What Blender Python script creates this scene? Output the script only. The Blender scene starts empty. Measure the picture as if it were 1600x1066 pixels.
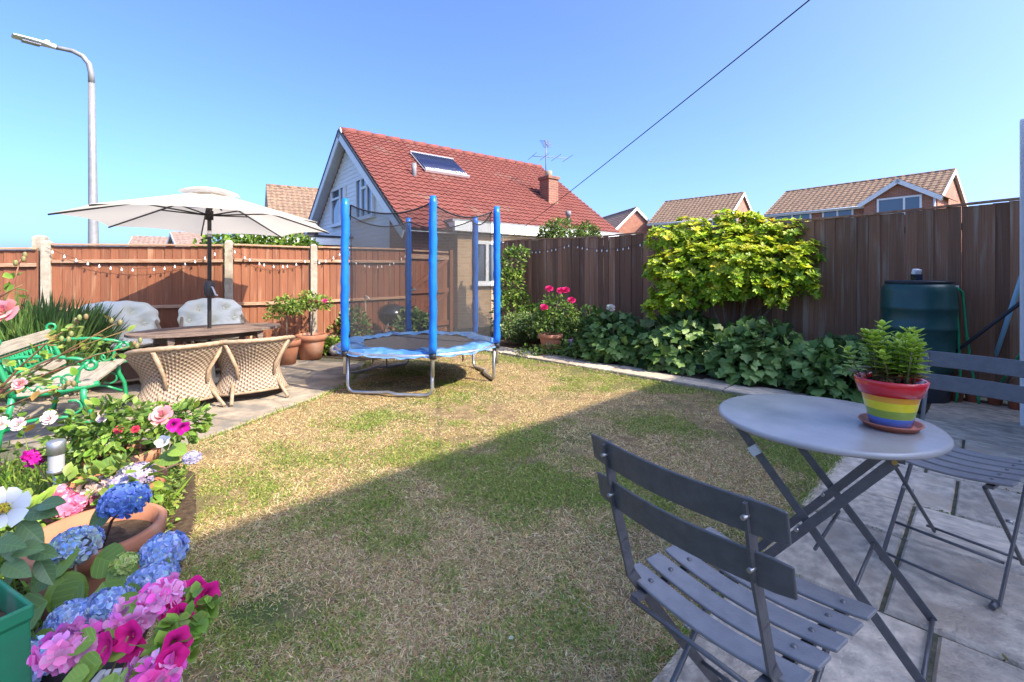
import bpy, math, random
import numpy as np
from mathutils import Vector, Matrix, Euler
random.seed(7); RNG = np.random.default_rng(7)
SC = bpy.context.scene
COL = SC.collection
R = math.radians

# ------------------------------------------------------------------ camera, sky, sun, exposure
F, CX, HY, H = 730.0, 800.0, 430.0, 1.25          # focal length and horizon in photo pixels, eye height
cam = bpy.data.cameras.new('camera'); camo = bpy.data.objects.new('camera', cam); COL.objects.link(camo)
cam.sensor_width = 36; cam.sensor_fit = 'HORIZONTAL'; cam.lens = 36 * F / 1600
cam.shift_y = -(533 - HY) / 1600
cam.clip_start = 0.05; cam.clip_end = 3000
camo.location = (0, 0, H); camo.rotation_euler = (R(90), 0, 0)
SC.camera = camo
SUN_EL = R(42); SH = Vector((0.88, -0.475, 0)).normalized()
SDIR = Vector((SH.x * math.cos(SUN_EL), SH.y * math.cos(SUN_EL), math.sin(SUN_EL)))
W = bpy.data.worlds.new('World'); SC.world = W; W.use_nodes = True
wn = W.node_tree; bg = wn.nodes['Background']
sky = wn.nodes.new('ShaderNodeTexSky'); sky.sky_type = 'NISHITA'; sky.sun_disc = False
sky.sun_elevation = SUN_EL; sky.sun_rotation = math.atan2(SH.x, SH.y)
sky.altitude = 0; sky.air_density = 0.55; sky.dust_density = 3.2; sky.ozone_density = 10
tint = wn.nodes.new('ShaderNodeVectorMath'); tint.operation = 'MULTIPLY'; tint.inputs[1].default_value = (1.0, .975, .99)
wn.links.new(sky.outputs[0], tint.inputs[0]); wn.links.new(tint.outputs[0], bg.inputs[0]); bg.inputs[1].default_value = 0.15
sl = bpy.data.lights.new('sun', 'SUN'); sl.energy = 2.7; sl.angle = R(0.5); sl.color = (1.0, 0.89, 0.70)
so = bpy.data.objects.new('sun', sl); COL.objects.link(so)
so.rotation_euler = (-SDIR).to_track_quat('-Z', 'Y').to_euler(); so.location = (6, -3, 9)
SC.view_settings.view_transform = 'Standard'; SC.view_settings.look = 'None'
SC.view_settings.gamma = 1; SC.view_settings.use_curve_mapping = False
SC.view_settings.exposure = 1.92

# ------------------------------------------------------------------ helpers
def G(x, y, z=0.0):
    Y = (H - z) * F / (y - HY); return Vector(((x - CX) / F * Y, Y, z))
def D(x, y, Y):
    return Vector(((x - CX) / F * Y, Y, H + (HY - y) * Y / F))
def V(*a): return Vector(a)

class MB:
    def __init__(s): s.v = []; s.f = []; s.sm = []
    def add(s, vs, fs, smooth=False):
        b = len(s.v); s.v += [tuple(q) for q in vs]; s.f += [tuple(b + i for i in f) for f in fs]; s.sm += [smooth] * len(fs); return s
    def box(s, c, d, M=None):
        x, y, z = d[0] / 2, d[1] / 2, d[2] / 2
        vs = [Vector((sx * x, sy * y, sz * z)) for sz in (-1, 1) for sy in (-1, 1) for sx in (-1, 1)]
        if M is not None: vs = [M @ q for q in vs]
        vs = [q + Vector(c) for q in vs]
        return s.add(vs, [(0, 2, 3, 1), (4, 5, 7, 6), (0, 1, 5, 4), (2, 6, 7, 3), (0, 4, 6, 2), (1, 3, 7, 5)])
    def bar(s, p, q, w, t, up=(0, 0, 1), over=0.0):
        p = Vector(p); q = Vector(q); d = (q - p).normalized(); p = p - d * over; q = q + d * over
        a = d.cross(Vector(up)); a = a.normalized() if a.length > 1e-5 else Vector((1, 0, 0)); b = a.cross(d)
        vs = [c + a * (sx * w / 2) + b * (sy * t / 2) for c in (p, q) for sx, sy in ((-1, -1), (1, -1), (1, 1), (-1, 1))]
        return s.add(vs, [(3, 2, 1, 0), (4, 5, 6, 7), (0, 1, 5, 4), (1, 2, 6, 5), (2, 3, 7, 6), (3, 0, 4, 7)])
    def tube(s, pts, r, n=8, closed=False, caps=True):
        pts = [Vector(p) for p in pts]; m = len(pts)
        rs = r if isinstance(r, (list, tuple)) else [r] * m
        tan = []
        for i in range(m):
            a = pts[(i - 1) % m] if (closed or i) else pts[0]; b = pts[(i + 1) % m] if (closed or i < m - 1) else pts[-1]
            t = b - a; tan.append(t.normalized() if t.length > 1e-9 else Vector((0, 0, 1)))
        u = tan[0].orthogonal().normalized(); vs = []
        for i in range(m):
            u = (u - tan[i] * u.dot(tan[i])); u = u.normalized() if u.length > 1e-6 else tan[i].orthogonal().normalized()
            w = tan[i].cross(u)
            for k in range(n):
                a = 2 * math.pi * k / n; vs.append(pts[i] + (u * math.cos(a) + w * math.sin(a)) * rs[i])
        fs = []
        for i in range(m if closed else m - 1):
            j = (i + 1) % m
            for k in range(n): l = (k + 1) % n; fs.append((i * n + k, i * n + l, j * n + l, j * n + k))
        s.add(vs, fs, True)
        if caps and not closed:
            b = len(s.v) - m * n
            s.f.append(tuple(b + k for k in reversed(range(n)))); s.f.append(tuple(b + (m - 1) * n + k for k in range(n))); s.sm += [False, False]
        return s
    def lathe(s, prof, c=(0, 0, 0), n=24, smooth=True, sx=1, sy=1):
        c = Vector(c); vs = []; m = len(prof)
        for r, z in prof:
            for k in range(n):
                a = 2 * math.pi * k / n; vs.append(c + Vector((r * sx * math.cos(a), r * sy * math.sin(a), z)))
        fs = [(i * n + k, i * n + (k + 1) % n, (i + 1) * n + (k + 1) % n, (i + 1) * n + k) for i in range(m - 1) for k in range(n)]
        return s.add(vs, fs, smooth)
    def prism(s, poly, z0, z1, M=None):
        n = len(poly); vs = [Vector((x, y, z)) for z in (z0, z1) for x, y in poly]
        if M is not None: vs = [M @ q for q in vs]
        return s.add(vs, [tuple(reversed(range(n))), tuple(range(n, 2 * n))] + [(i, (i + 1) % n, n + (i + 1) % n, n + i) for i in range(n)])
    def ell(s, c, r, nu=12, nv=8, fn=None):
        c = Vector(c); vs = []
        for i in range(nv + 1):
            t = math.pi * i / nv
            for k in range(nu):
                a = 2 * math.pi * k / nu; d = Vector((math.sin(t) * math.cos(a), math.sin(t) * math.sin(a), math.cos(t)))
                m = fn(d) if fn else 1; vs.append(c + Vector((d.x * r[0], d.y * r[1], d.z * r[2])) * m)
        return s.add(vs, [(i * nu + k, (i + 1) * nu + k, (i + 1) * nu + (k + 1) % nu, i * nu + (k + 1) % nu) for i in range(nv) for k in range(nu)], True)
    def grid(s, fn, nu, nv, smooth=True, wrap=False):
        m = nu if wrap else nu + 1
        vs = [fn(i / nu, j / nv) for j in range(nv + 1) for i in range(m)]
        fs = [(j * m + i, j * m + (i + 1) % m, (j + 1) * m + (i + 1) % m, (j + 1) * m + i) for j in range(nv) for i in range(nu)]
        return s.add(vs, fs, smooth)
    def mesh(s, name, mat):
        me = bpy.data.meshes.new(name); me.from_pydata(s.v, [], s.f)
        me.polygons.foreach_set('use_smooth', s.sm); 
        for m in (mat if isinstance(mat, (list, tuple)) else [mat]): me.materials.append(m)
        me.update(); return me
    def build(s, name, mat, parent=None, rel=False, bevel=0, solid=0):
        if rel and parent is not None:
            o3 = parent.location if parent.parent is None else Vector((0, 0, 0))
            q = rel if isinstance(rel, Vector) else o3
            s.v = [(a - q.x, b - q.y, c - q.z) for a, b, c in s.v]
        o = bpy.data.objects.new(name, s.mesh(name, mat)); COL.objects.link(o); o.parent = parent
        if solid: md = o.modifiers.new('solid', 'SOLIDIFY'); md.thickness = solid; md.offset = 0
        if bevel: md = o.modifiers.new('bevel', 'BEVEL'); md.width = bevel; md.segments = 2; md.limit_method = 'ANGLE'; md.angle_limit = R(40)
        return o

def tag(o, label=None, cat=None, group=None, kind=None):
    if label: o['label'] = label
    if cat: o['category'] = cat
    if group: o['group'] = group
    if kind: o['kind'] = kind
    return o
def thing(name, label, cat, loc=(0, 0, 0), rotz=0.0, group=None):
    o = bpy.data.objects.new(name, None); COL.objects.link(o); o.location = loc; o.rotation_euler = (0, 0, rotz)
    o.empty_display_size = 0.1
    return tag(o, label, cat, group)
def inst(name, me, parent, M):
    o = bpy.data.objects.new(name, me); COL.objects.link(o); o.parent = parent; o.matrix_basis = M; return o
def frame(x, z):      # rotation matrix with local x along x and local z near z
    x = Vector(x).normalized(); z = Vector(z); y = z.cross(x)
    if y.length < 1e-5: y = x.orthogonal()
    y.normalize(); z = x.cross(y)
    return Matrix(((x.x, y.x, z.x), (x.y, y.y, z.y), (x.z, y.z, z.z)))

# ------------------------------------------------------------------ materials
def nm(name):
    m = bpy.data.materials.new(name); m.use_nodes = True; nt = m.node_tree; b = nt.nodes['Principled BSDF']
    return m, nt, b
def N(nt, t, **kw):
    n = nt.nodes.new(t)
    for k, v in kw.items(): setattr(n, k, v)
    return n
def mat(name, c1, c2=None, scale=8.0, stretch=(1, 1, 1), rough=0.6, bump=0.0, bscale=None, rnd=0.0, metal=0.0, spec=0.4, detail=4, lo=0.35, hi=0.65, third=None, tscale=1.5, tlo=0.5, thi=0.7, coat=0):
    m, nt, b = nm(name); L = nt.links
    b.inputs['Roughness'].default_value = rough; b.inputs['Metallic'].default_value = metal; b.inputs['Specular IOR Level'].default_value = spec
    if coat: b.inputs['Coat Weight'].default_value = coat; b.inputs['Coat Roughness'].default_value = 0.08
    tc = N(nt, 'ShaderNodeTexCoord'); mp = N(nt, 'ShaderNodeMapping'); mp.inputs['Scale'].default_value = stretch
    oi = N(nt, 'ShaderNodeObjectInfo'); ad = N(nt, 'ShaderNodeVectorMath', operation='MULTIPLY_ADD')
    cb = N(nt, 'ShaderNodeCombineXYZ')
    for i in range(3): L.new(oi.outputs['Random'], cb.inputs[i])
    ad.inputs[1].default_value = (37, 61, 17); L.new(cb.outputs[0], ad.inputs[0]); L.new(tc.outputs['Object'], ad.inputs[2])
    L.new(ad.outputs[0], mp.inputs[0])
    nz = N(nt, 'ShaderNodeTexNoise'); nz.inputs['Scale'].default_value = scale; nz.inputs['Detail'].default_value = detail; L.new(mp.outputs[0], nz.inputs['Vector'])
    rp = N(nt, 'ShaderNodeMapRange'); rp.inputs[1].default_value = lo; rp.inputs[2].default_value = hi; L.new(nz.outputs['Fac'], rp.inputs[0])
    mx = N(nt, 'ShaderNodeMix', data_type='RGBA'); mx.inputs[6].default_value = (*c1, 1); mx.inputs[7].default_value = (*(c2 or c1), 1); L.new(rp.outputs[0], mx.inputs[0])
    out = mx.outputs[2]
    if third:
        n3 = N(nt, 'ShaderNodeTexNoise'); n3.inputs['Scale'].default_value = tscale; n3.inputs['Detail'].default_value = 5; L.new(ad.outputs[0], n3.inputs['Vector'])
        r3 = N(nt, 'ShaderNodeMapRange'); r3.inputs[1].default_value = tlo; r3.inputs[2].default_value = thi; L.new(n3.outputs['Fac'], r3.inputs[0])
        m3 = N(nt, 'ShaderNodeMix', data_type='RGBA'); m3.inputs[7].default_value = (*third, 1); L.new(out, m3.inputs[6]); L.new(r3.outputs[0], m3.inputs[0]); out = m3.outputs[2]
    if rnd:
        rr = N(nt, 'ShaderNodeMapRange'); rr.inputs[3].default_value = 1 - rnd; rr.inputs[4].default_value = 1 + rnd; L.new(oi.outputs['Random'], rr.inputs[0])
        vm = N(nt, 'ShaderNodeVectorMath', operation='SCALE'); L.new(out, vm.inputs[0]); L.new(rr.outputs[0], vm.inputs['Scale']); out = vm.outputs[0]
    L.new(out, b.inputs['Base Color'])
    if bump:
        n2 = N(nt, 'ShaderNodeTexNoise'); n2.inputs['Scale'].default_value = bscale or scale * 3; n2.inputs['Detail'].default_value = 6; L.new(mp.outputs[0], n2.inputs['Vector'])
        bp = N(nt, 'ShaderNodeBump'); bp.inputs['Strength'].default_value = min(1, bump); bp.inputs['Distance'].default_value = 0.01; L.new(n2.outputs['Fac'], bp.inputs['Height']); L.new(bp.outputs[0], b.inputs['Normal'])
    return m
def leafmat(name, trans=0.35, rough=0.45, spec=0.35):
    m, nt, b = nm(name); L = nt.links; at = N(nt, 'ShaderNodeAttribute', attribute_name='col')
    L.new(at.outputs['Color'], b.inputs['Base Color']); b.inputs['Roughness'].default_value = rough; b.inputs['Specular IOR Level'].default_value = spec
    tr = N(nt, 'ShaderNodeBsdfTranslucent'); L.new(at.outputs['Color'], tr.inputs[0]); ms = N(nt, 'ShaderNodeMixShader'); ms.inputs[0].default_value = trans
    L.new(b.outputs[0], ms.inputs[1]); L.new(tr.outputs[0], ms.inputs[2]); L.new(ms.outputs[0], nt.nodes['Material Output'].inputs[0])
    return m
def leafobj(name, c1, c2, trans=0.3, rough=0.45, vein=True):     # a leaf that is an object: random colour, pale veins from its own coordinates
    m, nt, b = nm(name); L = nt.links; oi = N(nt, 'ShaderNodeObjectInfo'); tc = N(nt, 'ShaderNodeTexCoord')
    mx = N(nt, 'ShaderNodeMix', data_type='RGBA'); mx.inputs[6].default_value = (*c1, 1); mx.inputs[7].default_value = (*c2, 1); L.new(oi.outputs['Random'], mx.inputs[0]); out = mx.outputs[2]
    if vein:
        sp = N(nt, 'ShaderNodeSeparateXYZ'); L.new(tc.outputs['Object'], sp.inputs[0])
        ab = N(nt, 'ShaderNodeMath', operation='ABSOLUTE'); L.new(sp.outputs[1], ab.inputs[0])
        q = N(nt, 'ShaderNodeMath', operation='MULTIPLY_ADD'); q.inputs[1].default_value = -0.8; L.new(ab.outputs[0], q.inputs[0]); L.new(sp.outputs[0], q.inputs[2])
        w = N(nt, 'ShaderNodeMath', operation='PINGPONG'); w.inputs[1].default_value = 0.075; L.new(q.outputs[0], w.inputs[0])
        mn = N(nt, 'ShaderNodeMath', operation='MINIMUM'); L.new(w.outputs[0], mn.inputs[0]); L.new(ab.outputs[0], mn.inputs[1])
        rp = N(nt, 'ShaderNodeMapRange'); rp.inputs[1].default_value = 0.004; rp.inputs[2].default_value = 0.016; rp.inputs[3].default_value = 0.38; rp.inputs[4].default_value = 0; L.new(mn.outputs[0], rp.inputs[0])
        m2 = N(nt, 'ShaderNodeMix', data_type='RGBA'); m2.inputs[7].default_value = (c2[0] * 1.6, c2[1] * 1.5, c2[2] * 1.3, 1); L.new(out, m2.inputs[6]); L.new(rp.outputs[0], m2.inputs[0]); out = m2.outputs[2]
    L.new(out, b.inputs['Base Color']); b.inputs['Roughness'].default_value = rough
    tr = N(nt, 'ShaderNodeBsdfTranslucent'); L.new(out, tr.inputs[0]); ms = N(nt, 'ShaderNodeMixShader'); ms.inputs[0].default_value = trans
    L.new(b.outputs[0], ms.inputs[1]); L.new(tr.outputs[0], ms.inputs[2]); L.new(ms.outputs[0], nt.nodes['Material Output'].inputs[0])
    return m
def brickmat(name, c1, c2, mortar, rough=0.85):
    m, nt, b = nm(name); L = nt.links; tc = N(nt, 'ShaderNodeTexCoord'); sp = N(nt, 'ShaderNodeSeparateXYZ'); L.new(tc.outputs['Object'], sp.inputs[0])
    ad = N(nt, 'ShaderNodeMath', operation='ADD'); L.new(sp.outputs[0], ad.inputs[0]); L.new(sp.outputs[1], ad.inputs[1])
    cb = N(nt, 'ShaderNodeCombineXYZ'); L.new(ad.outputs[0], cb.inputs[0]); L.new(sp.outputs[2], cb.inputs[1])
    br = N(nt, 'ShaderNodeTexBrick'); br.inputs['Color1'].default_value = (*c1, 1); br.inputs['Color2'].default_value = (*c2, 1); br.inputs['Mortar'].default_value = (*mortar, 1)
    br.inputs['Scale'].default_value = 1; br.inputs['Brick Width'].default_value = 0.225; br.inputs['Row Height'].default_value = 0.075; br.inputs['Mortar Size'].default_value = 0.008
    L.new(cb.outputs[0], br.inputs['Vector'])
    nz = N(nt, 'ShaderNodeTexNoise'); nz.inputs['Scale'].default_value = 1.3; L.new(tc.outputs['Object'], nz.inputs['Vector'])
    mr = N(nt, 'ShaderNodeMapRange'); mr.inputs[3].default_value = 0.75; mr.inputs[4].default_value = 1.25; L.new(nz.outputs['Fac'], mr.inputs[0])
    vm = N(nt, 'ShaderNodeVectorMath', operation='SCALE'); L.new(br.outputs['Color'], vm.inputs[0]); L.new(mr.outputs[0], vm.inputs['Scale']); L.new(vm.outputs[0], b.inputs['Base Color'])
    bp = N(nt, 'ShaderNodeBump'); bp.inputs['Strength'].default_value = 0.6; bp.inputs['Distance'].default_value = 0.01; bp.invert = True; L.new(br.outputs['Fac'], bp.inputs['Height']); L.new(bp.outputs[0], b.inputs['Normal'])
    b.inputs['Roughness'].default_value = rough; return m
def netmat():
    m, nt, b = nm('net'); L = nt.links; b.inputs['Base Color'].default_value = (0.03, 0.028, 0.026, 1); b.inputs['Roughness'].default_value = 0.7
    tr = N(nt, 'ShaderNodeBsdfTransparent'); ms = N(nt, 'ShaderNodeMixShader'); ms.inputs[0].default_value = 0.47
    L.new(tr.outputs[0], ms.inputs[1]); L.new(b.outputs[0], ms.inputs[2]); L.new(ms.outputs[0], nt.nodes['Material Output'].inputs[0]); return m
def glassmat():
    m, nt, b = nm('window_glass'); b.inputs['Base Color'].default_value = (0.05, 0.075, 0.11, 1); b.inputs['Roughness'].default_value = 0.04; b.inputs['Specular IOR Level'].default_value = 1.0; return m
def weavemat(name, c1, c2, c3, su=60., sv=110.):
    m, nt, b = nm(name); L = nt.links; at = N(nt, 'ShaderNodeAttribute', attribute_name='uvw'); mp = N(nt, 'ShaderNodeSeparateXYZ'); L.new(at.outputs['Vector'], mp.inputs[0])
    def sn(sock, k, ph=0):
        a = N(nt, 'ShaderNodeMath', operation='MULTIPLY_ADD'); a.inputs[1].default_value = k; a.inputs[2].default_value = ph; L.new(sock, a.inputs[0])
        c = N(nt, 'ShaderNodeMath', operation='SINE'); L.new(a.outputs[0], c.inputs[0]); return c.outputs[0]
    su_ = sn(mp.outputs[0], su); sv_ = sn(mp.outputs[1], sv)
    ml = N(nt, 'ShaderNodeMath', operation='MULTIPLY'); L.new(su_, ml.inputs[0]); L.new(sv_, ml.inputs[1])
    rp = N(nt, 'ShaderNodeMapRange'); rp.inputs[1].default_value = -1; L.new(ml.outputs[0], rp.inputs[0])
    mx = N(nt, 'ShaderNodeMix', data_type='RGBA'); mx.inputs[6].default_value = (*c1, 1); mx.inputs[7].default_value = (*c2, 1); L.new(rp.outputs[0], mx.inputs[0])
    nz = N(nt, 'ShaderNodeTexNoise'); nz.inputs['Scale'].default_value = 40; tc = N(nt, 'ShaderNodeTexCoord'); L.new(tc.outputs['Object'], nz.inputs['Vector'])
    r2 = N(nt, 'ShaderNodeMapRange'); r2.inputs[1].default_value = .56; r2.inputs[2].default_value = .66; r2.inputs[4].default_value = .55; L.new(nz.outputs['Fac'], r2.inputs[0])
    m2 = N(nt, 'ShaderNodeMix', data_type='RGBA'); m2.inputs[7].default_value = (*c3, 1); L.new(mx.outputs[2], m2.inputs[6]); L.new(r2.outputs[0], m2.inputs[0]); L.new(m2.outputs[2], b.inputs['Base Color'])
    bp = N(nt, 'ShaderNodeBump'); bp.inputs['Strength'].default_value = 0.9; bp.inputs['Distance'].default_value = 0.008; L.new(rp.outputs[0], bp.inputs['Height']); L.new(bp.outputs[0], b.inputs['Normal'])
    b.inputs['Roughness'].default_value = 0.6; return m

def clothmat(name, c, trans=.48):
    m, nt, b = nm(name); L = nt.links; b.inputs['Base Color'].default_value = (*c, 1); b.inputs['Roughness'].default_value = .85; b.inputs['Specular IOR Level'].default_value = .15
    tc = N(nt, 'ShaderNodeTexCoord'); nz = N(nt, 'ShaderNodeTexNoise'); nz.inputs['Scale'].default_value = 5; nz.inputs['Detail'].default_value = 5; L.new(tc.outputs['Object'], nz.inputs['Vector']); bp = N(nt, 'ShaderNodeBump'); bp.inputs['Strength'].default_value = .25; bp.inputs['Distance'].default_value = .02; L.new(nz.outputs['Fac'], bp.inputs['Height']); L.new(bp.outputs[0], b.inputs['Normal'])
    tr = N(nt, 'ShaderNodeBsdfTranslucent'); tr.inputs[0].default_value = (*c, 1); ms = N(nt, 'ShaderNodeMixShader'); ms.inputs[0].default_value = trans; L.new(b.outputs[0], ms.inputs[1]); L.new(tr.outputs[0], ms.inputs[2]); L.new(ms.outputs[0], nt.nodes['Material Output'].inputs[0]); return m
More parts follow.
